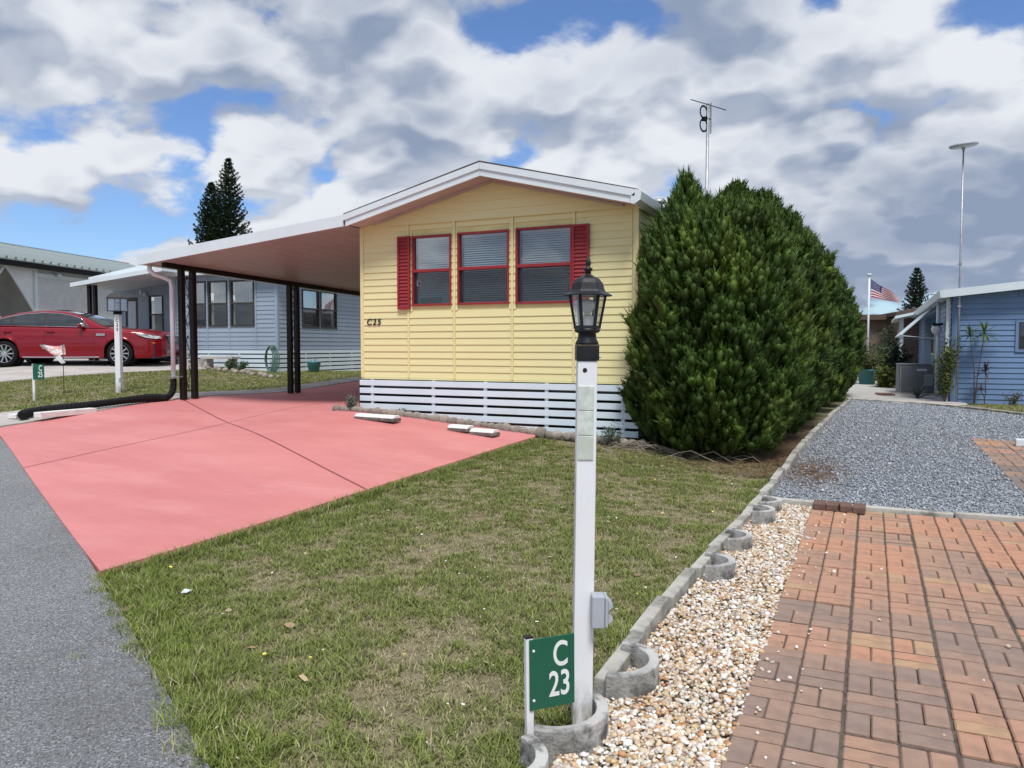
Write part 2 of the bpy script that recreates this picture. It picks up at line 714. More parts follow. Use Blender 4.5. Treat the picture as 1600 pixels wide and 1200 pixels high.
def rot_mats(n, tilt=math.pi, rng=RNG):
    """random rotations (n,3,3): spin about Z then tilt about a random horizontal axis"""
    a = rng.uniform(0, 2 * math.pi, n)
    t = rng.uniform(-tilt, tilt, n)
    b = rng.uniform(0, 2 * math.pi, n)
    ca, sa, ct, st, cb, sb = np.cos(a), np.sin(a), np.cos(t), np.sin(t), np.cos(b), np.sin(b)
    Z = np.zeros((n, 3, 3))
    Z[:, 0, 0], Z[:, 0, 1], Z[:, 1, 0], Z[:, 1, 1], Z[:, 2, 2] = ca, -sa, sa, ca, 1
    X = np.zeros((n, 3, 3))
    X[:, 0, 0], X[:, 1, 1], X[:, 1, 2], X[:, 2, 1], X[:, 2, 2] = 1, ct, -st, st, ct
    B = np.zeros((n, 3, 3))
    B[:, 0, 0], B[:, 0, 1], B[:, 1, 0], B[:, 1, 1], B[:, 2, 2] = cb, -sb, sb, cb, 1
    return B @ X @ Z


def scatter(name, tv, tf, pos, rot, scl, col, m, parent=None, smooth=False, colv=None):
    """many copies of a small template joined into one mesh"""
    n = len(pos)
    V = np.einsum('nij,nkj->nki', rot, tv[None] * scl[:, None, :]) + pos[:, None, :]
    F = (tf[None] + (np.arange(n) * len(tv))[:, None, None]).reshape(-1, tf.shape[1])
    c = np.repeat(col, len(tv), axis=0)
    if colv is not None:
        c = c * np.tile(colv, n)[:, None]
    return link(name, np_mesh(name, V.reshape(-1, 3), F, c), m, parent, smooth)


def ico(sub):
    bm = bmesh.new()
    bmesh.ops.create_icosphere(bm, subdivisions=sub, radius=1.0)
    bm.verts.ensure_lookup_table()
    v = np.array([x.co[:] for x in bm.verts])
    f = np.array([[q.index for q in p.verts] for p in bm.faces])
    bm.free()
    return v, f


def pal(n, cols, w, jit=.12, rng=RNG):
    c = np.array(cols)[rng.choice(len(cols), n, p=np.array(w) / sum(w))]
    return np.clip(c * rng.uniform(1 - jit, 1 + jit, (n, 1)) * rng.uniform(.96, 1.04, (n, 3)), 0, 1)


# ================================================================== MATERIALS
mat('soil', (.25, .205, .13), (.165, .14, .08), scale=3.5, rough=.95, bump=.5, bscale=60,
    dirt=[((.12, .135, .05), 1.3, .46, .62, .6), ((.30, .25, .175), 4.2, .58, .74, .6)])
mat('asphalt', (.26, .264, .272), (.20, .204, .212), scale=1.2, rough=.85, bump=.9, bscale=170,
    speck=[(150, .80, (.62, .62, .63), .75), (130, .78, (.08, .081, .086), .8), (260, .7, (.40, .40, .405), .6)],
    dirt=[((.15, .15, .155), .8, .52, .7, .5)])
mat('pink_concrete', (.64, .235, .225), (.57, .195, .188), scale=.9, rough=.7, bump=.15, bscale=90, stretch=(.6, 1.6, 1),
    dirt=[((.68, .31, .295), 1.7, .5, .75, .55), ((.50, .18, .165), 2.6, .54, .78, .5), ((.34, .12, .11), 22, .66, .75, .4), ((.70, .39, .36), 7, .60, .78, .45), ((.30, .13, .12), 1.1, .66, .80, .35), ((.55, .175, .168), .45, .5, .7, .6)])
mat('grey_concrete', (.52, .48, .445), (.41, .375, .345), scale=2.0, rough=.85, bump=.25, bscale=80,
    dirt=[((.30, .26, .235), 1.1, .52, .75, .6)])
mat('white_shell', (.55, .53, .50), (.36, .34, .31), scale=14, rough=.9, bump=.6, bscale=70)
mat('paver_base', (.075, .056, .044), (.13, .10, .078), scale=20, rough=.95, bump=.3)
mat('brick', (.46, .215, .135), (.36, .19, .135), scale=9, rough=.8, bump=.35, bscale=120, objr=.0,
    dirt=[((.22, .165, .145), 7, .50, .78, .7), ((.52, .40, .32), 60, .68, .78, .5)])
mat('pebble', (1, 1, 1), attr='col', rough=.55)
mat('gravel', (1, 1, 1), attr='col', rough=.8)
mat('gravel_bed', (.26, .275, .295), (.14, .148, .16), scale=45, rough=.95, bump=.8, bscale=60)
mat('pebble_bed', (.40, .31, .21), (.24, .17, .11), scale=60, rough=.9, bump=.8, bscale=70)
mat('grass_blade', (1, 1, 1), attr='col', rough=.6, spec=.25, trans=.25)
mat('needle_litter', (1, 1, 1), attr='col', rough=.9)
mat('edging', (.50, .48, .43), (.37, .355, .31), scale=6, rough=.9, bump=.35, bscale=70, objr=.10,
    dirt=[((.12, .12, .10), 5.5, .52, .66, .8), ((.62, .61, .57), 11, .58, .75, .6)])
mat('edger', (.56, .55, .52), (.44, .43, .41), scale=7, rough=.9, bump=.45, bscale=90, objr=.08,
    dirt=[((.06, .06, .055), 9, .50, .64, .9), ((.20, .20, .18), 3, .5, .66, .6)])
mat('bumper', (.80, .79, .76), (.72, .71, .68), scale=6, rough=.9, bump=.4, bscale=80, dirt=[((.22, .20, .17), 6, .62, .74, .7)])
mat('bumper_side', (.20, .17, .15), (.09, .08, .07), scale=9, rough=.95, bump=.5, bscale=60, dirt=[((.36, .33, .30), 8, .58, .7, .7)])
mat('stone', (.34, .30, .25), (.22, .19, .16), scale=8, rough=.92, bump=.5, bscale=50, objr=.22)
mat('yellow_siding', (.77, .715, .375), (.74, .685, .345), scale=1.6, rough=.45, bump=.04, bscale=30, objr=.015,
    stretch=(.5, 1, 3), dirt=[((.66, .60, .30), 1.2, .55, .8, .5), ((.50, .46, .28), 5.0, .66, .82, .3)])
mat('yellow_wall', (.75, .69, .31), rough=.5)
mat('white_trim', (.71, .78, .81), (.66, .72, .75), scale=2, rough=.45, dirt=[((.58, .57, .56), 3, .6, .85, .4)])
mat('white_slat', (.69, .80, .86), (.64, .75, .81), scale=2, rough=.5, objr=.03, dirt=[((.52, .50, .46), 4, .62, .8, .45)])
mat('soffit', (.52, .44, .40), (.45, .38, .34), scale=2, rough=.6)
mat('carport_pan', (.42, .37, .345), (.37, .33, .305), scale=1, rough=.45)  # taupe instead of white: underside shade and pink bounce put into the colour
mat('shingle', (.10, .095, .09), (.06, .058, .055), scale=12, rough=.95, bump=.4)
mat('red_paint', (.30, .024, .030), (.25, .018, .024), scale=3, rough=.5, dirt=[((.38, .06, .06), 5, .62, .8, .3)])
mat('brown_metal', (.016, .011, .011), (.011, .008, .008), scale=3, rough=.42, spec=.3)
mat('black_plastic', (.006, .006, .007), (.010, .010, .011), scale=8, rough=.6, spec=.2)
mat('lantern_black', (.008, .009, .011), (.018, .020, .023), scale=10, rough=.42, bump=.1, bscale=120, spec=.3)
mat('number_black', (.01, .01, .012), rough=.4)
mat('crawlspace_dark', (.02, .02, .022), rough=.5)
mat('room_wall', (.30, .29, .27), rough=.9)
mat('blind', (.82, .85, .87), (.76, .79, .81), scale=2, rough=.5)
mat('curtain', (.7, .7, .68), rough=.9)
glass_mat('pane', (.86, .90, .90), gloss=.10, grazing=.7)
glass_mat('lantern_glass', (.93, .95, .96), gloss=.10, grazing=.5, rough=.08)
screen_mat('screen', (.016, .020, .026), .70)
mat('white_post', (.82, .83, .85), (.74, .75, .77), scale=2.2, rough=.4, stretch=(1, 1, .3),
    splash=((.26, .24, .17), .22, 1.3),
    dirt=[((.50, .49, .46), 9, .58, .80, .5), ((.58, .62, .58), 3, .55, .8, .5), ((.30, .29, .27), 34, .69, .76, .5)])
mat('address_tile', (.64, .69, .64), (.50, .55, .48), scale=14, rough=.35, contrast=(.45, .58),
    dirt=[((.38, .40, .33), 25, .6, .7, .5)])
mat('sign_green', (.008, .115, .065), (.007, .095, .055), scale=4, rough=.35)
mat('sign_white', (.82, .85, .84), rough=.4)
mat('grey_plastic', (.42, .45, .49), (.36, .39, .43), scale=8, rough=.5, dirt=[((.50, .52, .38), 12, .6, .72, .5)])
mat('bulb', (.75, .74, .70), rough=.3)
mat('grey_siding', (.31, .38, .46), (.275, .34, .42), scale=1.5, rough=.5, objr=.03)
mat('grey_trim', (.34, .40, .47), rough=.5)
mat('bronze', (.05, .042, .038), rough=.45)
mat('blue_siding', (.15, .25, .42), (.13, .22, .38), scale=1.5, rough=.5, objr=.03)
mat('blue_trim', (.15, .25, .42), rough=.5)
mat('metal_roof', (.40, .455, .455), (.34, .39, .39), scale=1, rough=.4, metal=.2)
mat('lattice', (.80, .81, .83), rough=.6)
mat('lattice_back', (.62, .63, .65), rough=.9)
mat('brown_siding', (.17, .125, .10), (.13, .095, .08), scale=2, rough=.7)
mat('brown_roof', (.11, .075, .06), rough=.9)
mat('cream', (.55, .52, .46), rough=.7)
mat('grey_metal', (.36, .37, .39), (.28, .29, .31), scale=5, rough=.45, metal=.5)
mat('ac_grey', (.16, .175, .19), (.13, .14, .155), scale=4, rough=.55)
mat('galvanized', (.45, .46, .48), (.33, .34, .36), scale=8, rough=.45, metal=.6)
mat('foliage', (1, 1, 1), attr='col', rough=.6, spec=.25, trans=.12)
mat('bark', (.13, .09, .06), (.07, .05, .035), scale=12, rough=.95, bump=.6)
mat('teal_pot', (.02, .15, .15), (.018, .12, .125), scale=4, rough=.5)
mat('blue_pot', (.10, .30, .36), rough=.5)
mat('cinder', (.62, .62, .62), (.5, .5, .5), scale=9, rough=.9, bump=.3)
mat('hose_green', (.08, .17, .13), rough=.5)
mat('car_paint', (.25, .002, .012), (.22, .002, .010), scale=1, rough=.35, coat=1.0, metal=.3, spec=.2)
mat('chrome', (.75, .76, .78), rough=.15, metal=1.0)
mat('tyre', (.008, .008, .009), rough=.8, spec=.2)
mat('rim', (.62, .63, .65), rough=.25, metal=.9)
mat('car_dark', (.012, .012, .014), rough=.5)
mat('headlamp', (.70, .72, .74), (.35, .36, .38), scale=14, rough=.08, coat=1.0)
glass_mat('car_glass', (.30, .36, .36), gloss=.22, grazing=.9)
mat('seat', (.07, .065, .06), rough=.8)
mat('amber', (.75, .22, .03), rough=.2)
mat('flag_red', (.50, .02, .035), rough=.8, trans=.3)
mat('flag_white', (.78, .78, .80), rough=.8, trans=.3)
mat('flag_blue', (.03, .035, .17), rough=.8, trans=.3)
mat('cloth_pink', (.85, .42, .36), (.82, .80, .80), scale=9, rough=.8, contrast=(.46, .54), trans=.2)
mat('paper', (.60, .66, .74), rough=.7)
mat('plaque', (.16, .15, .13), rough=.7)

# ================================================================== GROUND AND PAVING
# road edge seen from the lots
ROAD_EDGE = [(9, -4.6), (2.0, -.45), (-2.16, 1.94), (-4.51, 3.31), (-7.25, 4.70), (-10, 6.06), (-13.4, 7.72), (-40, 20.8)]


def build_ground():
    xs = np.unique(np.concatenate([np.linspace(-500, -60, 12), np.linspace(-60, -24, 19), np.arange(-24, 9.01, .3), np.linspace(10, 60, 22), np.linspace(80, 500, 10)]))
    ys = np.unique(np.concatenate([np.linspace(-300, -30, 8), np.linspace(-30, -2, 12), np.arange(-2, 28.01, .3), np.linspace(30, 80, 20), np.linspace(100, 900, 14)]))
    X, Y = np.meshgrid(xs, ys)
    Z = hgt(X.ravel(), Y.ravel())
    V = np.stack([X.ravel(), Y.ravel(), Z], 1)
    nx, ny = len(xs), len(ys)
    i = (np.arange(ny - 1)[:, None] * nx + np.arange(nx - 1)[None]).ravel()
    F = np.stack([i, i + 1, i + nx + 1, i + nx], 1)
    g = link('ground', np_mesh('ground', V, F), 'soil', smooth=True)
    tag(g, kind='structure')


build_ground()

road_poly = jag(ROAD_EDGE, 1, 5, .07, .034, 3) + [(-44, 14), (-14, 0.2), (-8, -4.5), (6, -13)]
tag(sheet('road', road_poly, .028, 'asphalt', step=.6, skirt=.06), kind='structure')

# pink driveway: four slabs with open joints
drive = empty('driveway', (-7.5, 7, h1(-7.5, 7)), kind='structure')
SL1 = [(-4.51, 3.33), (-4.28, 5.95), (-8.5, 8.40), (-8.1, 5.13)]
SL2 = [(-8.1, 5.13), (-8.5, 8.40), (-11.3, 10.03), (-11.22, 6.70)]
SL3 = [(-4.28, 5.95), (-3.98, 9.30), (-7.32, 9.42), (-7.12, 9.6), (-7.12, 18.0), (-8.35, 18.0), (-8.5, 8.40)]
SL4 = [(-8.5, 8.40), (-8.35, 18.0), (-11.3, 18.0), (-11.3, 10.03)]
for p in (SL1, SL2, SL3, SL4):
    sheet('concrete_slab', inset(p, .013), .04, 'pink_concrete', drive, step=.4, skirt=.1)
PINK = [(-4.51, 3.31), (-3.98, 9.34), (-7.05, 9.5), (-7.05, 18.0), (-11.3, 18.0), (-11.25, 6.68)]

# pale concrete walk on the far side of the pink slabs
walk = empty('concrete_walk', (-11.9, 9, h1(-11.9, 9)), kind='structure')
for a, b, x0, x1 in ((7.0, 8.6, -12.6, -12.3), (8.6, 10.2, -12.3, -12.1), (10.2, 12.6, -12.1, -11.85), (12.6, 15.4, -11.85, -11.8), (15.4, 18.5, -11.8, -11.8)):
    w = [(-11.32, a if a > 7 else 6.78), (-11.32, b), (x1, b), (x0, a if a > 7 else 7.38)]
    sheet('concrete_slab', inset(w, .006), .045, 'grey_concrete', walk, skirt=.08)
WALK = [(-11.3, 6.8), (-11.3, 18.5), (-11.8, 18.5), (-11.85, 12.6), (-12.3, 8.6), (-12.6, 7.4)]

NDRIVE = [(-18.4, 8.6), (-17.0, 10.35), (-15.75, 13.0), (-15.3, 14.6), (-19.5, 18.0), (-36, 10), (-31, 3.5)]
tag(sheet('neighbour_driveway', NDRIVE, .03, 'grey_concrete', step=.8, skirt=.06), kind='structure')

# right-hand lot: pebble strip, brick patio, grey gravel, pale shell yard
CURB = lambda y: -1.02 + .036 * max(0, y - 4.0) * (1 if y < 30 else 1)
PEB = [(-1.0, 1.6), (-1.0, 4), (CURB(7.3), 7.36), (-.44, 7.36), (-.44, 1.2), (-.7, 1.0)]
tag(sheet('pebble_bed', PEB, .012, 'pebble_bed', step=.5, skirt=.04), kind='structure')
GRAV = [(CURB(7.4) + .03, 7.44), (CURB(14) + .03, 14), (CURB(20.8) + .02, 20.8), (1.0, 20.2), (2.9, 17.5), (14, 15.0), (14, 7.44)]
tag(sheet('gravel_yard', GRAV, .02, 'gravel_bed', step=.5, skirt=.05), kind='structure')
SHELL = [(CURB(20.9), 20.95), (1.0, 20.3), (1.72, 21.25), (1.72, 34), (-2.2, 36), (-.9, 24)]
tag(sheet('shell_yard', SHELL, .02, 'white_shell', step=.8, skirt=.05), kind='structure')


# ---- basket-weave brick patio
def brick_mesh(w, l, t):
    return mesh_only(MB().box(-w / 2, w / 2, -l / 2, l / 2, -t, 0), 'brick', 'brick', bevel=.007)


def brick_variants():
    out = []
    tones = [(.53, .275, .17), (.48, .27, .18), (.43, .26, .18), (.375, .245, .18), (.315, .22, .175), (.49, .31, .185), (.24, .19, .165)]
    for i, c in enumerate(tones):
        m = mat('brick_tone_%d' % i, c, tuple(v * .80 for v in c), scale=9, rough=.82, bump=.35, bscale=120,
                dirt=[((.20, .155, .14), 6, .54, .8, .55), ((.55, .44, .36), 70, .66, .78, .45)])
        me = mesh_only(MB().box(-.0435, .0435, -.0915, .0915, -.05, 0), 'brick', 'brick_tone_%d' % i, bevel=.006)
        out.append(me)
    return out


BRICKS = brick_variants()


def patio(name, x0, x1, y0, y1, off, keep, shown, bias=0.0):
    """keep(x,y)->bool: where it is paved; the bricks that show largest are parts, the rest one joined part"""
    base = sheet(name, [(x0 - .0, y0), (x1, y0), (x1, y1), (x0, y1)], off - .0095, 'paver_base', step=.6, skirt=.04)
    tag(base, kind='structure')
    rd = random.Random(5)
    S = .385
    items = []
    nx, ny = int((x1 - x0) / S + .01), int((y1 - y0) / S + .01)
    for i in range(nx):
        ysh = 0.0
        for j in range(ny + 1):
            sx, sy = x0 + i * S, y1 - (j + 1) * S + ysh
            # slab tone drifts: newer orange slabs at the top, greyer ones below
            slab = rd.random()
            ti = rd.uniform(-.006, .006)
            for a in (0, 1):
                for b in (0, 1):
                    cx, cy = sx + .004 + .094 + a * .189, sy + .096 + b * .1925
                    upright = (a + b) % 2 == 0
                    for k in (-1, 1):
                        ox, oy = (k * .0463, 0) if upright else (0, k * .0485)
                        x, y = cx + ox, cy + oy
                        if keep(x, y):
                            t = (y1 - y) / (y1 - y0)
                            v = .02 + bias + t * .85 + (slab - .5) * .75 + rd.uniform(-.11, .11)
                            idx = 0 if v < .12 else 5 if v < .2 else 1 if v < .36 else 2 if v < .55 else 3 if v < .74 else 4 if v < .92 else 6
                            items.append((x, y, 0 if upright else math.pi / 2, idx, ti + rd.uniform(-.0025, .0025), rd.uniform(-.012, .012)))
    def area(it):
        dx, dy = it[0], it[1]
        d = math.hypot(dx, dy)
        f = dx * -.4226 + dy * .9063
        lat = (dx * .9063 + dy * .4226) / max(f, .1)
        vis = f > .5 and abs(lat) < .69 and (1.5 / f) < .56
        return (0 if vis else 1, d)
    items.sort(key=area)
    for it in items[:shown]:
        z = h1(it[0], it[1]) + off + it[4]
        piece('brick', BRICKS[it[3]], base, (it[0], it[1], z), (it[5] * .9, it[5] * .8, it[2] + it[5] * .6), (.93, 1, 1) if it[2] else (1, .95, 1), world=False)
    rest = items[shown:]
    if rest:
        bb = bmesh.new()
        for mi, me0 in enumerate(BRICKS):
            vs = np.array([v.co[:] for v in me0.vertices])
            fs = [tuple(p.vertices) for p in me0.polygons]
            for it in [r for r in rest if r[3] == mi]:
                z = h1(it[0], it[1]) + off + it[4]
                c, s_ = math.cos(it[2]), math.sin(it[2])
                kx, ky = (.93, 1) if it[2] else (1, .95)
                nv = [bb.verts.new((it[0] + v[0] * kx * c - v[1] * ky * s_, it[1] + v[0] * kx * s_ + v[1] * ky * c, z + v[2])) for v in vs]
                for f in fs:
                    bb.faces.new([nv[q] for q in f]).material_index = mi
        me = bpy.data.meshes.new('bricks')
        bb.to_mesh(me)
        bb.free()
        for b in BRICKS:
            me.materials.append(b.materials[0])
        tag(link('bricks', me, None, base), kind='stuff')
    return base


patio('brick_patio', -.455, 3.78, 1.19, 7.35, .04, lambda x, y: y < 7.345, 300)
patio('brick_parking_pad', 1.37, 6.4, 7.55, 13.33, .034, lambda x, y: True, 160, bias=.42)

# ---- edging of the patio and the long concrete curb on the lot line
def slab_block(name, parent, cx, cy, L, w, hgh, yaw, m='edging', sink=.05, tilt=0.0, roll=0.0, bev=.008):
    o = MB().box(-w / 2, w / 2, -L / 2, L / 2, -sink, hgh).build(name, m, parent, bevel=bev)
    o.location = (cx, cy, h1(cx, cy))
    o.rotation_euler = (tilt, roll, yaw)
    return o


curb = empty('garden_curb', (-1.0, 4, h1(-1, 4)), label='long pale concrete edging curb between lawn and pebble strip', cat='curb')
rd = random.Random(11)
y = 3.04
while y < 20.7:
    L = rd.choice((.46, .58, .60, .62)) if y < 9 else .9
    yc = y + L / 2
    sl = (h1(CURB(yc), yc + .3) - h1(CURB(yc), yc - .3)) / .6
    slab_block('curb_block', curb, CURB(yc) + rd.uniform(-.014, .014), yc, L - .012, .072, .092 + rd.uniform(-.014, .014),
               -.034 * (yc > 4) + rd.uniform(-.028, .028), tilt=sl + rd.uniform(-.014, .014), roll=rd.uniform(-.05, .05))
    y += L
edge = empty('patio_edging', (0, 7.4, h1(0, 7.4)), label='low concrete edging strip between brick patio and grey gravel', cat='edging')
x = -.86
for L in (.5, .12, .9, .92, .9, .9, .9):
    slab_block('edging_block', edge, x + L / 2, 7.405 + rd.uniform(-.008, .008), .07, L - .012, .075 + rd.uniform(-.01, .012), rd.uniform(-.01, .01), roll=rd.uniform(-.01, .01))
    x += L
lb = empty('loose_brick_row', (-.2, 7.3, h1(-.2, 7.3)), label='row of loose dark bricks set against the patio edging', cat='bricks')
mat('dark_brick', (.19, .105, .075), (.12, .075, .06), scale=8, rough=.9, bump=.4, bscale=60)
_bm = mesh_only(MB().box(-.05, .05, -.095, .095, -.0, .062), 'brick', 'dark_brick', bevel=.008)
for i, (bx_, by_, rz_, zz_) in enumerate(((-.385, 7.27, .02, 0), (-.28, 7.272, -.02, .0), (-.172, 7.265, .05, 0), (-.066, 7.262, -.03, -.004))):
    piece('brick', _bm, lb, (bx_, by_, h1(bx_, by_) + .04 + zz_), (0, 0, rz_))

# white stop block on the parking pad
pb = MB().box(-.75, .75, -.075, .075, 0, .10).build('parking_bumper', 'white_trim', bevel=.012)
pb.location = (2.62, 12.75, h1(2.62, 12.75) + .036)
pb.rotation_euler = (0, 0, R(-4))
tag(pb, 'white parking stop lying on the brick pad in the gravel', 'parking bumper')

# ---- half-round concrete edgers along the curb
def edger(cx, cy, r, yaw, hgh, label, tilt=0.0, arc=math.pi, th=.045):
    n = 18
    mb = MB()
    vs, fs = [], []
    for i in range(n + 1):
        a = -arc / 2 + arc * i / n
        for rr, z in ((r, -.05), (r, hgh), (r - th, hgh), (r - th, -.05)):
            vs.append((rr * math.cos(a), rr * math.sin(a), z))
    for i in range(n):
        for k in range(4):
            fs.append((i * 4 + k, i * 4 + (k + 1) % 4, (i + 1) * 4 + (k + 1) % 4, (i + 1) * 4 + k))
    fs += [(0, 1, 2, 3), (n * 4 + 3, n * 4 + 2, n * 4 + 1, n * 4)]
    o = mb.add(vs, fs).build('half_round_edger', 'edger', bevel=.006)
    o.location = (cx, cy, h1(cx, cy))
    o.rotation_euler = (tilt, 0, yaw)
    tag(o, label, 'edger', 'half-round concrete edgers along the curb')


edger(-1.075, 2.70, .205, -.18, .125, 'half-round concrete edger curving round the foot of the near lamp post', .02)
edger(-1.15, 2.285, .20, -.30, .12, 'half-round concrete edger beside the stake of the C 23 sign', -.02)
edger(-1.0, 3.22, .195, .10, .135, 'half-round concrete edger just behind the near lamp post', .03)
edger(-.945, 4.98, .19, .18, .125, 'dark stained half-round edger, nearer one of the middle pair', .0)
edger(-.935, 5.72, .185, .2, .12, 'half-round edger, farther one of the middle pair along the curb', .0)
edger(-.87, 6.62, .18, .1, .135, 'pale half-round edger, nearer one of the far pair by the brick patio corner', .0)
edger(-.86, 7.10, .175, .05, .12, 'farthest half-round edger, beside the corner of the gravel', .0)

# ---- parking stops on the pink slab
def stop_block(name, cx, cy, L, yaw, label):
    e = empty(name, (cx, cy, h1(cx, cy) + .040), yaw, label, 'parking bumper')
    MB().box(-L / 2, L / 2, -.085, .085, .0, .045).build('block', 'bumper_side', e, world=False, bevel=.008)
    MB().prism([(-L / 2 + .002, -.085, .0455), (-L / 2 + .002, .085, .0455), (-L / 2 + .002, .05, .084), (-L / 2 + .002, -.05, .084)], (L - .004, 0, 0)).build('painted_top', 'bumper', e, world=False, bevel=.006)
    return e


stop_block('parking_stop', -6.28, 8.98, .74, R(-8), 'low concrete parking stop with whitened top by the C25 corner')
stop_block('parking_stop', -4.95, 9.0, .34, R(-9), 'left half of the broken parking stop near the lawn')
stop_block('parking_stop', -4.57, 8.95, .38, R(-8), 'right half of the broken parking stop near the lawn')
s3 = slab_block('walk_block', None, -11.25, 7.83, .95, .16, .085, R(3), 'bumper', sink=0)
s3.location.z += .056
tag(s3, 'long pale concrete block beside the black drain hose', 'concrete block')
s4 = slab_block('walk_block', None, -11.78, 7.42, .22, .16, .07, R(10), 'bumper', sink=0)
s4.location.z += .046
tag(s4, 'short pale concrete block under the end of the drain hose', 'concrete block')

# ---- rounded border stones before the house skirting
border = empty('stone_border', (-5, 9.45, h1(-5, 9.45)), label='row of rounded grey stones edging the bed below the white skirting', cat='stone border')
_sv, _sf = ico(2)
stone_meshes = []
for k in range(4):
    v = _sv * (1 + .16 * RNG.standard_normal((len(_sv), 1)) * .5)
    v = v * np.array([.078, .06, .062])
    me = np_mesh('stone', v, _sf)
    me.materials.append(MATS['stone'])
    me.polygons.foreach_set('use_smooth', [True] * len(me.polygons))
    stone_meshes.append(me)
x = -7.36
k = 0
while x < -2.5:
    yy = 9.45 + .012 * math.sin(x * 5) - (.04 if x > -3.9 else 0)
    sc = rd.uniform(.85, 1.2)
    o = piece('stone', stone_meshes[k % 4], border, (x, yy, h1(x, yy) + .058 + (.0 if x > -3.9 else .0)), (rd.uniform(-.3, .3), rd.uniform(-.3, .3), rd.uniform(-.4, .4)), (sc, sc, sc * rd.uniform(.9, 1.15)))
    x += .118 * sc
    k += 1
# ================================================================== YELLOW HOUSE
XL, XR, YH, YB = -7.045, -2.735, 9.70, 24.5
ZF, ZE = 1.035, 3.29
house = empty('mobile_home', ((XL + XR) / 2, YH, .35), label='yellow mobile home with red shutters and white slatted skirting', cat='house')
RIDX, RIDZ = -4.811, 3.985


def lap_board(w, hgh, d=.014):
    """one lap siding board: thicker at its lower edge, seen from -Y"""
    return MB().add([(-w / 2, 0, 0), (w / 2, 0, 0), (w / 2, -d, 0), (-w / 2, -d, 0), (-w / 2, 0, hgh), (w / 2, 0, hgh), (w / 2, -.002, hgh), (-w / 2, -.002, hgh)],
                    [(0, 1, 2, 3), (4, 7, 6, 5), (3, 2, 6, 7), (0, 4, 5, 1), (0, 3, 7, 4), (1, 5, 6, 2)])


WINS = [(-6.135, -5.475, 2.10, 3.118), (-5.372, -4.56, 2.10, 3.122), (-4.458, -3.63, 2.09, 3.127)]
WIN_COVER = [(a - .0, b + .0, c, d) for a, b, c, d in WINS]
# structure behind the boards: wall with three openings
fw = MB()
xs = [XL, WINS[0][0], WINS[0][1], WINS[1][0], WINS[1][1], WINS[2][0], WINS[2][1], XR]
for i in range(7):
    if i in (1, 3, 5):
        w = WINS[(i - 1) // 2]
        fw.box(w[0], w[1], YH, YH + .08, ZF, w[2])
        fw.box(w[0], w[1], YH, YH + .08, w[3], ZE + .05)
    else:
        fw.box(xs[i], xs[i + 1], YH, YH + .08, ZF, ZE + .05)
front = fw.build('front_wall', 'yellow_wall', house)
BAT = [-6.20, -5.425, -4.51, -3.605]
edges = [XL + .045] + BAT + [XR - .06]
ROW = .0985
for r_ in range(23):
    z0 = ZF + .004 + r_ * ROW
    z1 = min(z0 + ROW, ZE)
    if z1 - z0 < .03:
        continue
    for p in range(5):
        spans = [(edges[p] + (.017 if p else 0), edges[p + 1] - .017)]
        for (a, b, c, d) in WIN_COVER:
            if z1 > c + .01 and z0 < d - .01:
                ns = []
                for s, t in spans:
                    if b <= s or a >= t:
                        ns.append((s, t))
                    else:
                        if a - s > .012:
                            ns.append((s, a))
                        if t - b > .012:
                            ns.append((b, t))
                spans = ns
        for s, t in spans:
            if t - s > .012:
                o = lap_board(t - s, z1 - z0 + .004).build('siding_board', 'yellow_siding', front)
                o.location = ((s + t) / 2, YH - .001 - random.uniform(0, .0012), z0)
for b in BAT:
    MB().box(b - .016, b + .016, YH - .03, YH - .0, ZF + .002, ZE).build('batten', 'yellow_siding', front, bevel=.003)
MB().box(XL - .012, XL + .045, YH - .028, YH + .05, ZF, ZE + .03).build('corner_trim', 'yellow_siding', front, bevel=.003)
MB().box(XR - .06, XR + .012, YH - .028, YH + .05, ZF, ZE + .03).build('corner_trim', 'yellow_siding', front, bevel=.003)
MB().box(XL - .01, XR + .01, YH - .02, YH + .06, ZF - .022, ZF + .002).build('sill_trim', 'yellow_siding', front)

# gable panel above, hanging a little proud of the wall
def roof_z(x):
    return RIDZ - abs(x - RIDX) * (RIDZ - 3.435) / (RIDX - XL if x < RIDX else XR + .12 - RIDX)


gab = MB().prism([(XL - .02, YH - .022, ZE), (XR + .02, YH - .022, ZE), (XR + .02, YH - .022, roof_z(XR) - .14), (RIDX, YH - .022, RIDZ - .16), (XL - .02, YH - .022, roof_z(XL) - .14)], (0, .1, 0)).build('gable_wall', 'yellow_wall', house)
GR = .125
for r_ in range(6):
    z0 = ZE - .004 + r_ * GR
    z1 = z0 + GR + .004

    def xlim(z, side):
        zz = z + .15
        if zz <= 3.435:
            return XL - .02 if side < 0 else XR + .02
        t = (RIDZ - zz) / (RIDZ - 3.435)
        return RIDX + side * t * ((RIDX - XL) if side < 0 else (XR + .12 - RIDX))
    a0, b0 = max(xlim(z0, -1), XL - .02), min(xlim(z0, 1), XR + .02)
    a1, b1 = max(xlim(min(z1, RIDZ - .155), -1), XL - .02), min(xlim(min(z1, RIDZ - .155), 1), XR + .02)
    if b0 - a0 < .15:
        break
    zt = min(z1, RIDZ - .155)
    yy = YH - .023
    MB().add([(a0, yy, z0), (b0, yy, z0), (b0, yy - .018, z0), (a0, yy - .018, z0), (a1, yy, zt), (b1, yy, zt), (b1, yy - .003, zt), (a1, yy - .003, zt)],
             [(0, 1, 2, 3), (4, 7, 6, 5), (3, 2, 6, 7), (0, 4, 5, 1), (0, 3, 7, 4), (1, 5, 6, 2)]).build('siding_board', 'yellow_siding', gab)

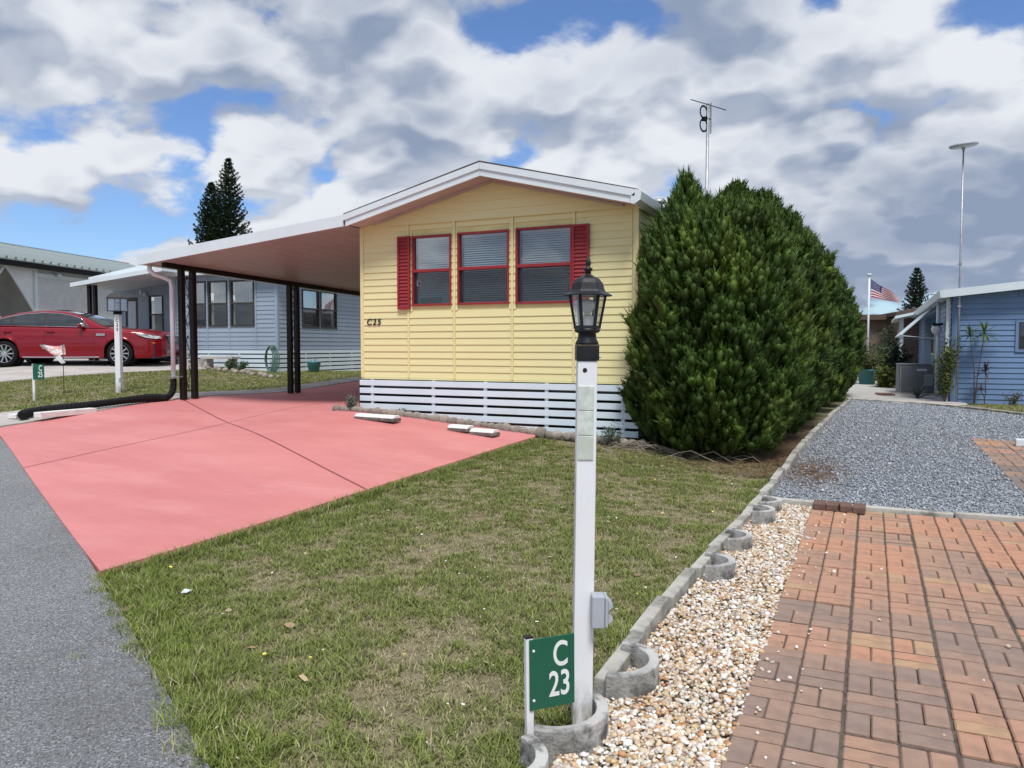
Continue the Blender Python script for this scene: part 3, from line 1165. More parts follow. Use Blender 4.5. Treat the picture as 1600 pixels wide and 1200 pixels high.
# other walls, floor, room
MB().box(XL, XL + .08, YH + .081, YB, ZF, ZE + .1).box(XR - .08, XR, YH + .081, YB, ZF, ZE + .1).box(XL, XR, YB, YB + .08, ZF, ZE + .3).build('side_walls', 'yellow_wall', house)
MB().box(XL + .005, XR - .005, YH + .005, YB - .005, ZF - .2, ZF - .03).build('floor', 'crawlspace_dark', house)
MB().box(XL + .09, XR - .09, YH + 2.6, YH + 2.66, ZF, ZE).build('room_wall', 'room_wall', house)
MB().box(XL + .085, XR - .085, YH + .09, YB - .1, ZE + .05, ZE + .09).build('ceiling', 'room_wall', house)

# right side wall boards that show past the corner
for r_ in range(23):
    z0 = ZF + .004 + r_ * ROW
    o = lap_board(3.0, ROW + .004).build('siding_board', 'yellow_siding', house)
    o.location = Vector((XR + .002, YH + 1.56, z0)) - house.location
    o.matrix_parent_inverse = Matrix()
    o.rotation_euler = (0, 0, R(90))


# windows
def house_window(i, x0, x1, z0, z1, raised=False):
    f = .028
    yf = YH - .034
    zm = (z0 + z1) / 2 + .0
    fr = MB()
    fr.box(x0, x0 + f, yf, YH + .06, z0, z1).box(x1 - f, x1, yf, YH + .06, z0, z1)
    fr.box(x0 + f, x1 - f, yf, YH + .06, z0, z0 + f).box(x0 + f, x1 - f, yf, YH + .06, z1 - f, z1)
    w = fr.build('window', 'red_paint', house, bevel=.003)
    MB().box(x0 + f, x1 - f, yf - .004, YH + .03, zm - .022, zm + .022).build('meeting_rail', 'red_paint', w, bevel=.003)
    MB().box(x0 + f, x1 - f, YH + .012, YH + .015, zm + .022, z1 - f).build('pane', 'pane', w)
    MB().box(x0 + f, x1 - f, YH + .022, YH + .025, z0 + f, zm - .022).build('pane', 'pane', w)
    MB().box(x0 + f, x1 - f, YH - .012, YH - .0105, z0 + f, zm - .022).build('insect_screen', 'screen', w)
    bl = MB()
    z = z0 + f + .02
    n = 0
    while z < z1 - f - .02:
        t = .0115
        xa, xb = x0 + f + .03, x1 - f - .012
        yb = YH + .075
        sag = .0012 * math.sin(n * 1.7)
        bl.add([(xa, yb - .009, z - t + sag), (xb, yb - .009, z - t), (xb, yb + .009, z + t), (xa, yb + .009, z + t + sag)], [(0, 1, 2, 3)])
        z += .0315
        n += 1
    b = bl.build('blind', 'blind', w)
    tag(b, kind='stuff')
    MB().box(x0 + f + .02, x1 - f - .01, YH + .055, YH + .095, z1 - f - .03, z1 - f - .002).build('blind_rail', 'blind', w)
    if i == 0:
        # bright curtain behind the blind of the first window
        MB().box(x0 + f, x0 + f + .34, YH + .13, YH + .135, zm - .1, z1 - f).build('curtain', 'curtain', w)
        st = MB().box(x0 + .055, x0 + .125, YH + .0175, YH + .019, 2.395, 2.475).build('sticker', 'paper', w)
        MB().box(x0 + .085, x0 + .115, YH + .0158, YH + .0172, 2.412, 2.45).build('sticker_mark', 'number_black', w)
        MB().box(x0 + .10, x0 + .45, YH + .045, YH + .053, 2.13, 2.215).build('plaque', 'plaque', w)
    return w


for i, (a, b, c, d) in enumerate(WINS):
    house_window(i, a, b, c, d)


def shutter(x0, x1, z0, z1):
    f = .03
    yf = YH - .06
    s = MB()
    s.box(x0, x0 + f, yf, YH - .018, z0, z1).box(x1 - f, x1, yf, YH - .018, z0, z1)
    s.box(x0 + f, x1 - f, yf, YH - .018, z0, z0 + f).box(x0 + f, x1 - f, yf, YH - .018, z1 - f, z1)
    s.box(x0 + f, x1 - f, YH - .036, YH - .018, z0 + f, z1 - f)
    o = s.build('shutter', 'red_paint', house, bevel=.003)
    sl = MB()
    w = x1 - x0 - 2 * f
    sl.add([(-w / 2, -.002, 0), (w / 2, -.002, 0), (w / 2, -.017, .006), (-w / 2, -.017, .006), (w / 2, .0, .048), (-w / 2, .0, .048)],
           [(0, 1, 2, 3), (3, 2, 4, 5), (0, 5, 4, 1), (0, 3, 5), (1, 4, 2)])
    me = mesh_only(sl, 'louver', 'red_paint')
    z = z0 + f
    while z < z1 - f - .03:
        piece('louver', me, o, ((x0 + x1) / 2, YH - .036, z), world=False)
        z += .0505
    return o


shutter(-6.37, -6.158, 2.055, 3.122)
shutter(-3.62, -3.385, 2.05, 3.118)
# house number: black italic figures
text('house_number', 'C25', .135, 'number_black', house, (-6.82, YH - .021, 1.872), (R(90), 0, 0), extrude=.003, offset=.002, shear=.12, space=1.22)

# roof planes, fascia and soffit
YF = 9.30
TH = .055


def roof_plane(name, x0, z0, x1, z1, y0, y1, th, m, parent):
    d = Vector((x1 - x0, 0, z1 - z0)).normalized()
    nrm = Vector((-d.z, 0, d.x))
    if nrm.z < 0:
        nrm = -nrm
    a, b = Vector((x0, y0, z0)), Vector((x1, y0, z1))
    dn = Vector((0, 0, th / max(nrm.z, .5)))
    return MB().prism([a, b, b - dn, a - dn], (0, y1 - y0, 0)).build(name, m, parent)


EX = -2.615
roof_plane('roof', RIDX, RIDZ + .012, EX - .015, 3.437, YF - .02, YB + .3, .022, 'shingle', house)
roof_plane('roof', RIDX - .004, RIDZ + .012, -7.06, 3.455, YF - .02, YB + .3, .022, 'shingle', house)
for sgn, xe, ze in ((1, EX, 3.42), (-1, -7.066, 3.438)):
    xr, zr = RIDX + sgn * .002, RIDZ - .012
    # upper band stands proud of the lower band
    roof_plane('fascia', xr, zr, xe, ze, YF - .022, YF + .006, .082, 'white_trim', house)
    dz = .0835
    roof_plane('fascia', xr, zr - dz, xe - sgn * .03, ze - dz + .007, YF - .004, YF + .02, .088, 'white_trim', house)
    # soffit boards between fascia and gable wall
    roof_plane('soffit', xr, zr - .15, xe - sgn * .06, ze - .135, YF + .021, YH - .05, .012, 'soffit', house)
    roof_plane('rake_trim', xr, zr - .165, xe - sgn * .3, ze - .09, YH - .075, YH - .048, .03, 'soffit', house)
MB().prism([(EX - .01, YF - .022, 3.42), (EX + .035, YF - .022, 3.40), (EX + .02, YF - .022, 3.30), (EX - .06, YF - .022, 3.255), (EX - .1, YF - .022, 3.265), (EX - .1, YF - .022, 3.36)], (0, 8.0, 0)).build('gutter', 'white_trim', house)
MB().prism([(EX - .04, YF - .03, 3.435), (EX + .037, YF - .03, 3.408), (EX + .022, YF - .03, 3.30), (EX - .06, YF - .03, 3.252), (EX - .06, YF - .03, 3.30)], (0, .006, 0)).build('gutter_end', 'white_trim', house)
for yv, xv in ((10.9, -2.78),):
    MB().lathe([(.06, -.02), (.06, .05), (.095, .06), (.09, .10), (.05, .125), (.005, .13)], 14, (xv, yv, roof_z(xv))).build('roof_vent', 'galvanized', house, smooth=True)

# skirting of separate white slats on short uprights
SLZ = [1.0 - i * .1185 for i in range(7)]
skirt = MB()
for x in (-6.84, -5.77, -4.92, -3.985, -2.91):
    skirt.box(x - .025, x + .025, YH - .045, YH - .015, h1(x, YH) - .05, ZF - .03)
sk = skirt.build('skirting', 'white_slat', house)
for i, zt in enumerate(SLZ):
    zc = zt - .04
    # slats stop where they run into the rising ground
    xs_ = np.linspace(XL - .01, XR + .012, 60)
    ok = [x for x in xs_ if h1(x, YH - .1) < zt - .01]
    if not ok:
        continue
    xa = min(ok) if min(ok) > XL + .05 else XL - .01
    MB().box(xa, XR + .012, YH - .066 - random.uniform(0, .003), YH - .046, zt - .082, zt).build('skirting_slat', 'white_slat', sk, bevel=.003)
    MB().box(XR + .014, XR + .032, YH - .064, YH + 7, zt - .082, zt).build('skirting_slat', 'white_slat', sk)
MB().box(XL - .025, XL - .005, YH - .06, YB, .2, ZF - .02).box(XR - .06, XR - .03, YH + .6, YB, .0, ZF - .02).box(XL, XR, YB - .05, YB, .0, ZF - .02).build('skirting_panel', 'crawlspace_dark', sk)  # walls round the crawlspace, coloured near-black for the dark void
MB().box(XL + .02, XR - .08, YH + .9, YH + .93, 0, ZF - .02).build('crawlspace_shade', 'crawlspace_dark', sk)  # added near-black sheet, paints the shade behind the slats

# ================================================================== CARPORT
cp = empty('carport', (-9.2, 9.4, .5), label='carport with flat white roof and dark brown twin posts over the pink drive', cat='carport')
CX0, CX1, CZ0, CZ1 = -7.072, -11.40, 3.438, 3.06
CYB = 17.8
roof_plane('roof', CX0, CZ0 - .045, CX1 + .05, CZ1 - .045, YF + .03, CYB - .05, .03, 'white_trim', cp)
roof_plane('fascia', CX0, CZ0, CX1, CZ1, YF - .012, YF + .02, .165, 'white_trim', cp)
roof_plane('fascia', CX0, CZ0 - .02, CX1, CZ1 - .02, CYB - .04, CYB, .15, 'soffit', cp)
# ceiling pans run along the drive, with folded seams
np_ = 14
for i in range(np_):
    xa = CX0 + (CX1 + .08 - CX0) * i / np_
    xb = CX0 + (CX1 + .08 - CX0) * (i + 1) / np_
    za = CZ0 + (CZ1 - CZ0) * i / np_ - .128
    zb = CZ0 + (CZ1 - CZ0) * (i + 1) / np_ - .128
    roof_plane('ceiling_pan', xa - .004, za, xb + .004, zb, YF + .022, CYB - .045, .012, 'carport_pan', cp)
MB().box(CX1 - .012, CX1 + .10, YF + .022, CYB - .045, CZ1 - .155, CZ1 - .004).build('gutter', 'white_trim', cp, bevel=.006)
BX = -11.0
MB().box(BX - .045, BX + .045, YF + .18, CYB - .06, 2.865, 2.985).build('beam', 'brown_metal', cp)

for o in [c for c in cp.children]:                       # the roof falls gently towards the back
    for v in o.data.vertices:
        v.co.z -= .028 * (v.co.y - YF)


def scroll(x, y, z, hh, flip=1):
    """S-shaped wrought iron scroll between twin posts"""
    pts = []
    for k in range(25):
        t = k / 24
        a = t * 2 * math.pi * 1.0
        pts.append((x, y + flip * .034 * math.sin(a), z + hh * (t - .5)))
    mb = MB().tube(pts, .006, 5)
    for s in (-1, 1):
        c = [(x, y + flip * s * (.02 - .018 * q / 12 * 1) * math.cos(q / 12 * 5.5), z + s * hh * .36 + .045 * math.sin(q / 12 * 5.5) * (1 - q / 16)) for q in range(13)]
        mb.tube(c, .005, 5)
    return mb


for pair in ((9.85, 10.10), (12.62, 12.84)):
    for yv in pair:
        zb = h1(BX, yv) + .05
        MB().box(BX - .05, BX + .05, yv - .042, yv + .042, zb, 2.862 - .028 * (yv - YF)).build('post', 'brown_metal', cp, bevel=.004)
    ym = sum(pair) / 2
    for q, zc in enumerate((.95, 1.5, 2.05, 2.55)):
        scroll(BX, ym, zc, .42, 1 if q % 2 else -1).build('scrollwork', 'brown_metal', cp)
    MB().box(BX - .008, BX + .008, pair[0] + .042, pair[1] - .042, .72, .735).box(BX - .008, BX + .008, pair[0] + .042, pair[1] - .042, 2.7, 2.715).build('scroll_bar', 'brown_metal', cp)

# white downspout strapped to the first post, black drain hose on the slab
ds = MB().tube([(-11.30, 9.45, 2.93), (-11.30, 9.45, 2.82), (-11.28, 9.52, 2.76), (-11.2, 9.66, 2.71), (-11.14, 9.74, 2.66), (-11.13, 9.755, 2.55), (-11.13, 9.755, .90)], .040, 10).build('downspout', 'white_trim', cp, smooth=True)
MB().box(-11.19, -10.95, 9.70, 9.80, .97, .985).build('strap', 'galvanized', cp)
hp = [(-11.13, 9.755, .94), (-11.13, 9.755, .78), (-11.135, 9.72, .67), (-11.17, 9.62, .60)]
for x, y in ((-11.25, 9.35), (-11.34, 8.95), (-11.42, 8.5), (-11.52, 8.1), (-11.62, 7.78), (-11.66, 7.52), (-11.6, 7.36), (-11.48, 7.30)):
    hp.append((x, y, h1(x, y) + .125))
# corrugated: alternate radii along a finely sampled path
fine = []
for i in range(len(hp) - 1):
    a, b = Vector(hp[i]), Vector(hp[i + 1])
    k = max(2, int((b - a).length / .03))
    for j in range(k):
        fine.append(a.lerp(b, j / k))
fine.append(Vector(hp[-1]))
for _ in range(6):
    fine = [fine[0]] + [(fine[i - 1] + fine[i] * 2 + fine[i + 1]) / 4 for i in range(1, len(fine) - 1)] + [fine[-1]]
rr = [(.062 + .006 * (i % 2)) * (1 + .1 * math.sin(i * .11)) * (.8 if i < 12 else 1.0) for i in range(len(fine))]
hose = MB().tube(fine, rr, 10).build('drain_hose', 'black_plastic')
tag(hose, 'thick black corrugated drain hose lying along the pink slab', 'hose')

# ================================================================== NEAR LAMP POST
lp = empty('lamp_post', (-1.0, 2.79, 0), label='tall white lamp post with black lantern in the near lawn', cat='lamp post')
lean = Matrix.Rotation(R(.45), 4, 'Y')
lp.rotation_euler = (0, R(.55), R(25))
lp.scale = (1, 1, 1)
LW = dict(world=False)
pw = .0375
MB().box(-pw, pw, -pw, pw, -.1, 1.447).build('post', 'white_post', lp, bevel=.004, **LW)
MB().box(-.043, .043, -.043, .043, 1.4475, 1.508).build('collar', 'lantern_black', lp, bevel=.004, **LW)
neck = MB().lathe([(.045, 1.509), (.044, 1.517), (.036, 1.532), (.034, 1.552), (.046, 1.556), (.050, 1.562), (.047, 1.571)], 24, rot=.3).build('neck', 'lantern_black', lp, smooth=True, **LW)
MB().lathe([(.0001, 1.508), (.006, 1.5081), (.006, 1.512), (.0001, 1.514)], 8, (.046, -.03, -.05)).build('screw', 'chrome', lp, **LW)
o = MB().lathe([(.0001, 0), (.0085, 0), (.0085, .003), (.0001, .003)], 14).build('hole', 'number_black', lp, **LW)
o.location = (-.010, -pw + .001, 1.412)
o.rotation_euler = (R(90), 0, 0)
# lantern head: six-sided tapering glass box, domed hat and finial
NS, r0, r1, zb, zt = 6, .046, .069, 1.572, 1.697
a0 = R(0)
fr = MB()
for k in range(NS):
    t = a0 + 2 * math.pi * k / NS
    c, s_ = math.cos(t), math.sin(t)
    fr.bar((r0 * c, r0 * s_, zb - .002), (r1 * c, r1 * s_, zt + .002), .009, .009, up=(c, s_, 0))
fr.lathe([(r0 - .006, zb - .003), (r0 + .006, zb - .003), (r0 + .006, zb + .009), (r0 - .006, zb + .009)], NS, rot=a0)
fr.build('lantern_frame', 'lantern_black', lp, **LW)
for k in range(NS):
    t, t2 = a0 + 2 * math.pi * k / NS, a0 + 2 * math.pi * (k + 1) / NS
    p = [(r0 * .96 * math.cos(t), r0 * .96 * math.sin(t), zb + .006), (r0 * .96 * math.cos(t2), r0 * .96 * math.sin(t2), zb + .006),
         (r1 * .96 * math.cos(t2), r1 * .96 * math.sin(t2), zt), (r1 * .96 * math.cos(t), r1 * .96 * math.sin(t), zt)]
    MB().add(p, [(0, 1, 2, 3)]).build('lantern_pane', 'lantern_glass', lp, **LW)
hat = MB().lathe([(.069, zt + .0), (.094, zt - .004), (.095, zt + .001), (.073, zt + .012), (.066, zt + .02), (.058, zt + .046), (.045, zt + .062), (.022, zt + .074), (.013, zt + .080)], 6, rot=a0).build('hat', 'lantern_black', lp, bevel=.003, **LW)
MB().lathe([(.013, zt + .082), (.011, zt + .09), (.017, zt + .096), (.018, zt + .101), (.008, zt + .107), (.007, zt + .112), (.011, zt + .118), (.0095, zt + .130), (.004, zt + .143), (.0005, zt + .150)], 14).build('finial', 'lantern_black', lp, smooth=True, **LW)
MB().lathe([(.0235, zb + .004), (.0235, zb + .045), (.0005, zb + .0455)], 18).build('socket', 'bulb', lp, **LW)
MB().lathe([(.012, zb + .046), (.014, zb + .056), (.026, zb + .078), (.028, zb + .09), (.022, zb + .105), (.0005, zb + .113)], 18).build('light_bulb', 'bulb', lp, smooth=True, **LW)
for k in range(3):
    z1_ = 1.352 - k * .095
    MB().box(-.034, .026, -pw - .0045, -pw - .0003, z1_ - .0925, z1_).build('address_tile', 'address_tile', lp, bevel=.002, **LW)
# weatherproof outlet box on the right side of the post
bx = MB().box(pw - .014, pw + .036, -.095, -.0385, .435, .562).build('outlet_box', 'grey_plastic', lp, bevel=.006, **LW)
MB().box(pw + .0365, pw + .048, -.098, -.020, .441, .556).build('cover_plate', 'grey_plastic', bx, bevel=.004, **LW)
for zc in (.472, .524):
    pts = [(pw + .049 + .018 * math.sin(q / 8 * math.pi), 0, zc - .018 + .036 * q / 8) for q in range(9)]
    MB().prism([(p[0], -.092, p[2]) for p in pts], (0, .066, 0)).build('outlet_lid', 'grey_plastic', bx, **LW)

# ---- lot signs
def lot_sign(loc, yaw, h_post, w, hh, txt, label, sc=1.0, lean_=0.0):
    e = empty('lot_sign', loc, yaw, label, 'sign')
    e.rotation_euler = (0, lean_, yaw)
    MB().box(-.014 * sc, .014 * sc, -.0, .022 * sc, -.1, h_post).build('stake', 'white_post', e, bevel=.002, world=False)
    MB().box(-.015 * sc, .015 * sc, -.001, .023 * sc, h_post + .0005, h_post + .006).build('stake_cap', 'lantern_black', e, world=False)
    x0 = -.004
    z1_ = h_post - .004
    p = MB().box(x0, x0 + w, -.006, -.001, z1_ - hh, z1_).build('plate', 'sign_green', e, bevel=.0015, world=False)
    cxx = x0 + w * .66
    text('lettering', txt[0], hh * .50, 'sign_white', p, (cxx + w * .02, -.0068, z1_ - hh * .27), (R(90), 0, 0), extrude=.0006, offset=hh * .007, world=False, xs=.68)
    text('lettering', txt[1], hh * .50, 'sign_white', p, (cxx + w * .0, -.0068, z1_ - hh * .69), (R(90), 0, 0), extrude=.0006, offset=hh * .007, world=False, xs=.68)
    for zz in (.16, .86):
        o = MB().lathe([(.0001, 0), (.0055, 0), (.004, .003), (.0001, .0035)], 10).build('bolt', 'sign_white', p, world=False)
        o.location = (x0 + .016, -.006, z1_ - hh * zz)
        o.rotation_euler = (R(90), 0, 0)
    return e


lot_sign((-1.077, 2.47, 0), R(47), .462, .178, .258, ('C', '23'), 'green lot sign lettered C 23 on a white stake by the near post', lean_=R(-.6))
lot_sign((-13.43, 8.75, h1(-13.43, 8.75)), R(22), .66, .21, .27, ('C', '25'), 'green lot sign lettered C 25 on a white stake in the far lawn', sc=1.5)
# ================================================================== PLANTS
LEAF_CARD = np.array([[-.5, 0, 0], [.5, 0, 0], [.32, 0, .75], [0, 0, 1.0], [-.32, 0, .75]], float)


def spray_template(rng, n=16, spread=.55, w=.16):
    """upright feathery spray of scale foliage: thin pointed blades fanning from one base"""
    V, F, C = [], [], []
    for i in range(n):
        a = rng.uniform(0, 2 * math.pi)
        t = spread * math.sqrt(rng.random())
        L = rng.uniform(.55, 1.0)
        d = np.array([math.sin(t) * math.cos(a), math.sin(t) * math.sin(a), math.cos(t)])
        s = np.cross(d, [math.cos(a * 3.1), math.sin(a * 3.1), .2])
        s /= np.linalg.norm(s)
        ww = w * rng.uniform(.6, 1.2)
        o = len(V)
        V += [d * rng.uniform(0, .2), d * L * .62 + s * ww * .5, d * L, d * L * .62 - s * ww * .5]
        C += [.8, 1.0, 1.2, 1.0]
        F += [(o, o + 1, o + 2), (o, o + 2, o + 3)]
    return np.array(V), np.array(F), np.array(C)


def plume_template(rng):
    """unit plume along +Z: a small uneven teardrop with fine scale blades standing off it"""
    V, F, C = [], [], []
    n = 5
    rings = [(.0, .22), (.3, .55), (.62, .52)]
    for i, (z, rr) in enumerate(rings):
        for k in range(n):
            q = 2 * math.pi * (k + .5 * (i % 2)) / n
            r_ = rr * rng.uniform(.6, 1.25)
            V.append((r_ * math.cos(q), r_ * math.sin(q), z + rng.uniform(-.1, .1)))
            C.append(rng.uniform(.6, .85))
    V.append((0, 0, .88))
    C.append(1.0)
    for i in range(len(rings) - 1):
        for k in range(n):
            a, b = i * n + k, i * n + (k + 1) % n
            c, d = a + n, b + n
            F += [(a, b, d), (a, d, c)]
    m_ = (len(rings) - 1) * n
    for k in range(n):
        F.append((m_ + k, m_ + (k + 1) % n, len(rings) * n))
    for j in range(38):
        q, z = rng.uniform(0, 2 * math.pi), rng.uniform(.02, .92)
        r_ = float(np.interp(z, [0, .3, .62, .9, 1], [.22, .52, .5, .16, .03])) * rng.uniform(.7, 1.0)
        p = np.array([r_ * math.cos(q), r_ * math.sin(q), z])
        el = rng.uniform(.55, 1.35)
        L = rng.uniform(.20, .40)
        # unit plume is about 2.4 times taller than wide, so outward steps are larger in these units
        d = np.array([math.cos(q) * math.cos(el) * L * 2.2, math.sin(q) * math.cos(el) * L * 2.2, math.sin(el) * L])
        s_ = np.array([-math.sin(q) + rng.normal(0, .3), math.cos(q) + rng.normal(0, .3), rng.normal(0, .15)]) * rng.uniform(.12, .24)
        o = len(V)
        V += [tuple(p - s_ * .5), tuple(p + s_ * .5), tuple(p + d)]
        g = rng.uniform(.75, 1.25)
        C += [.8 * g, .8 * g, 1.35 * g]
        F.append((o, o + 1, o + 2))
    return np.array(V), np.array(F), np.array(C)


def align_mats(dirs, rng, jitter=.35):
    d = dirs + rng.normal(0, jitter, dirs.shape)
    d /= np.linalg.norm(d, axis=1, keepdims=True)
    a = rng.normal(0, 1, dirs.shape)
    x = np.cross(a, d)
    x /= np.linalg.norm(x, axis=1, keepdims=True)
    y = np.cross(d, x)
    return np.stack([x, y, d], 2)


mat('dark_core', (.014, .034, .008), (.035, .055, .014), scale=18, rough=.9, bump=1.0, bscale=26, spec=.1)  # core coloured darker than the plumes around it


def hedge_tree(cx, cy, hh, r, seed, label, n=3400, xmin=None, leaders=()):
    rng = np.random.default_rng(seed)
    z0 = h1(cx, cy)
    e = empty('cypress_tree', (cx, cy, z0), label=label, cat='tree', group='clipped evergreen trees growing into one hedge')
    # profile radius: full and rounded below, drawn in to a blunt point above
    ph = rng.uniform(0, 6.28, 8)

    def prof(t):
        return r * np.interp(t, [0, .08, .22, .42, .62, .78, .89, .96, 1.0], [.74, .87, .97, 1.0, .96, .86, .66, .40, .05])

    def lump(a, t):
        return 1 + .055 * np.sin(3 * a + ph[0] + 4 * t) + .05 * np.sin(5 * a + ph[1] - 9 * t) + .045 * np.sin(9 * a + ph[2] + 15 * t) + .035 * np.sin(14 * a + ph[3] - 24 * t)

    # plumes: soft upright tufts of scale foliage packed over the body, each standing a little off it
    nb = n
    t = np.clip(rng.beta(1.15, 1.3, nb), .0, .995)
    a = rng.uniform(0, 2 * math.pi, nb)
    rad = prof(t) * lump(a, t) * np.where(rng.random(nb) < .65, rng.uniform(.93, 1.02, nb), rng.uniform(.80, .93, nb))
    pos = np.stack([rad * np.cos(a), rad * np.sin(a), .06 + t * (hh - .30)], 1)
    dirs = np.stack([np.cos(a), np.sin(a), np.full(nb, 1.7) + 2.0 * t ** 3], 1)
    dirs /= np.linalg.norm(dirs, axis=1, keepdims=True)
    # pointed leading shoots on top
    for (lx, ly, z0_, z1_, lr) in leaders:
        m_ = 150
        tt = rng.random(m_) ** .8
        aa = rng.uniform(0, 2 * math.pi, m_)
        q = lr * (1 - tt) ** .8
        pos = np.concatenate([pos, np.stack([lx + q * np.cos(aa), ly + q * np.sin(aa), z0_ + (z1_ - .16 - z0_) * tt], 1)])
        dv = np.stack([np.cos(aa) * .3, np.sin(aa) * .3, np.ones(m_)], 1)
        dirs = np.concatenate([dirs, dv / np.linalg.norm(dv, axis=1, keepdims=True)])
        a, t = np.concatenate([a, aa]), np.concatenate([t, np.full(m_, .9)])
        nb += m_
    # neighbouring plumes share a tone: branches of older and younger growth
    g1 = fnoise(a * 2.2 * r, pos[:, 2] * 1.1 + seed * 3.3, 1.6)
    g2 = fnoise(a * 2.2 * r + 9, pos[:, 2] + seed * 1.7, 4.5)
    tone = np.clip(.35 + 1.3 * g2, .5, 1.5) * rng.uniform(.78, 1.22, nb)
    base = np.array([.044, .086, .013])
    warm = np.array([.115, .165, .025])
    mixv = np.clip((g1 - .42) * 2.0 + rng.normal(0, .14, nb), 0, 1)[:, None]
    col = (base * (1 - mixv) + warm * mixv) * tone[:, None]
    rot = align_mats(dirs, rng, .16)
    sz = rng.uniform(.72, 1.25, nb) * np.where(t > .93, .8, 1.0)
    scl = np.stack([.085 * sz * rng.uniform(.85, 1.2, nb), .085 * sz, .20 * sz * rng.uniform(.8, 1.25, nb)], 1)
    if xmin is not None:
        keep = ~((pos[:, 0] + cx < xmin + .04) & (pos[:, 1] + cy > YH - .14))
        pos, rot, scl, col = pos[keep], rot[keep], scl[keep], col[keep]
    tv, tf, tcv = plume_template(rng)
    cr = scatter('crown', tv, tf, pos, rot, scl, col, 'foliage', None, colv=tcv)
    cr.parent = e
    # dark inner mass that closes the crown
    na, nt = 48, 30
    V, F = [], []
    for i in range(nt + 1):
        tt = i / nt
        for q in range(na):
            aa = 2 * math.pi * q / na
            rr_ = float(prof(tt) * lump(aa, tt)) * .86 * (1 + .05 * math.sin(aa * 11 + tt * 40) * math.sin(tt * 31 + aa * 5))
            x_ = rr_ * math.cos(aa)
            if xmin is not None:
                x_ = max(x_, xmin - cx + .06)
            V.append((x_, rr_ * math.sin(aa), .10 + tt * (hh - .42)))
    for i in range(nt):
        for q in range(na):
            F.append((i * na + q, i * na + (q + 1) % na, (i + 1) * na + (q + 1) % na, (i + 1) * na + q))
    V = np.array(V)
    me = np_mesh('dark_core', V, np.array(F), np.tile(base * .8, (len(V), 1)))
    ig = link('dark_core', me, 'dark_core', cr)
    tr = MB().tube([(0, 0, -.1), (.02, 0, .5), (0, .02, hh * .7)], [.09, .075, .03], 8).build('trunk', 'bark', None, smooth=True)
    tr.parent = e
    return e


rd = random.Random(4)
ROWT = [(-1.80, 9.86, 3.30, .98, 'large evergreen at the near end of the hedge, beside the yellow wall'),
        (-1.74, 11.3, 3.50, 1.06, 'second evergreen from the near end of the clipped hedge'),
        (-1.70, 12.9, 3.52, 1.10, 'third evergreen from the near end of the clipped hedge'),
        (-1.66, 14.6, 3.50, 1.12, 'fourth evergreen from the near end of the clipped hedge'),
        (-1.60, 16.4, 3.42, 1.12, 'fifth evergreen from the near end of the clipped hedge'),
        (-1.53, 18.3, 3.30, 1.12, 'sixth evergreen from the near end of the clipped hedge'),
        (-1.46, 20.3, 3.14, 1.10, 'seventh evergreen from the near end of the clipped hedge'),
        (-1.38, 22.3, 2.95, 1.06, 'farthest evergreen at the back end of the clipped hedge')]
for i, (x, y, hh, r, lab) in enumerate(ROWT):
    hedge_tree(x, y, hh, r, 40 + i, lab, n=4000 if i == 0 else 2900 if i < 3 else 1600, xmin=-2.66,
               leaders=[[(-.36, -.02, 2.6, 3.46, .36)], [(-.05, 0, 2.95, 3.58, .30), (.25, .3, 2.95, 3.5, .3)], [], [], [], [], [], []][i])


def blades_mesh(px, py, pz, hgt_, wid, bend, yaw, col, rng, name, one=False):
    """grass blades: a quad and a tip, bent outwards"""
    n = len(px)
    dx, dy = np.cos(yaw), np.sin(yaw)
    sx, sy = -dy, dx
    V = np.zeros((n, 5, 3))
    w2 = wid / 2
    for i, (s, hz, b) in enumerate(((-1, 0, 0), (1, 0, 0), (.8, .55, .3), (-.8, .55, .3), (0, 1, 1))):
        V[:, i, 0] = px + sx * w2 * s + dx * bend * b
        V[:, i, 1] = py + sy * w2 * s + dy * bend * b
        V[:, i, 2] = pz + hgt_ * hz - (.004 if hz == 0 else 0)
    if one:                                    # far blades: one narrow triangle each
        F = np.arange(n * 3).reshape(n, 3)
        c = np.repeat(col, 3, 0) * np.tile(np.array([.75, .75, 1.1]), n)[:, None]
        return np_mesh(name, V[:, [0, 1, 4]].reshape(-1, 3), F, c)
    o = np.arange(n)[:, None] * 5
    F = np.concatenate([np.concatenate([o, o + 1, o + 2], 1), np.concatenate([o, o + 2, o + 3], 1), np.concatenate([o + 3, o + 2, o + 4], 1)])
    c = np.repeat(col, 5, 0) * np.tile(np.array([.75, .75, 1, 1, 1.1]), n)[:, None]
    return np_mesh(name, V.reshape(-1, 3), F, c)


GREEN = np.array([.17, .215, .052])
LIME = np.array([.26, .325, .066])
DRY = np.array([.38, .325, .185])
STRAW = np.array([.56, .49, .31])


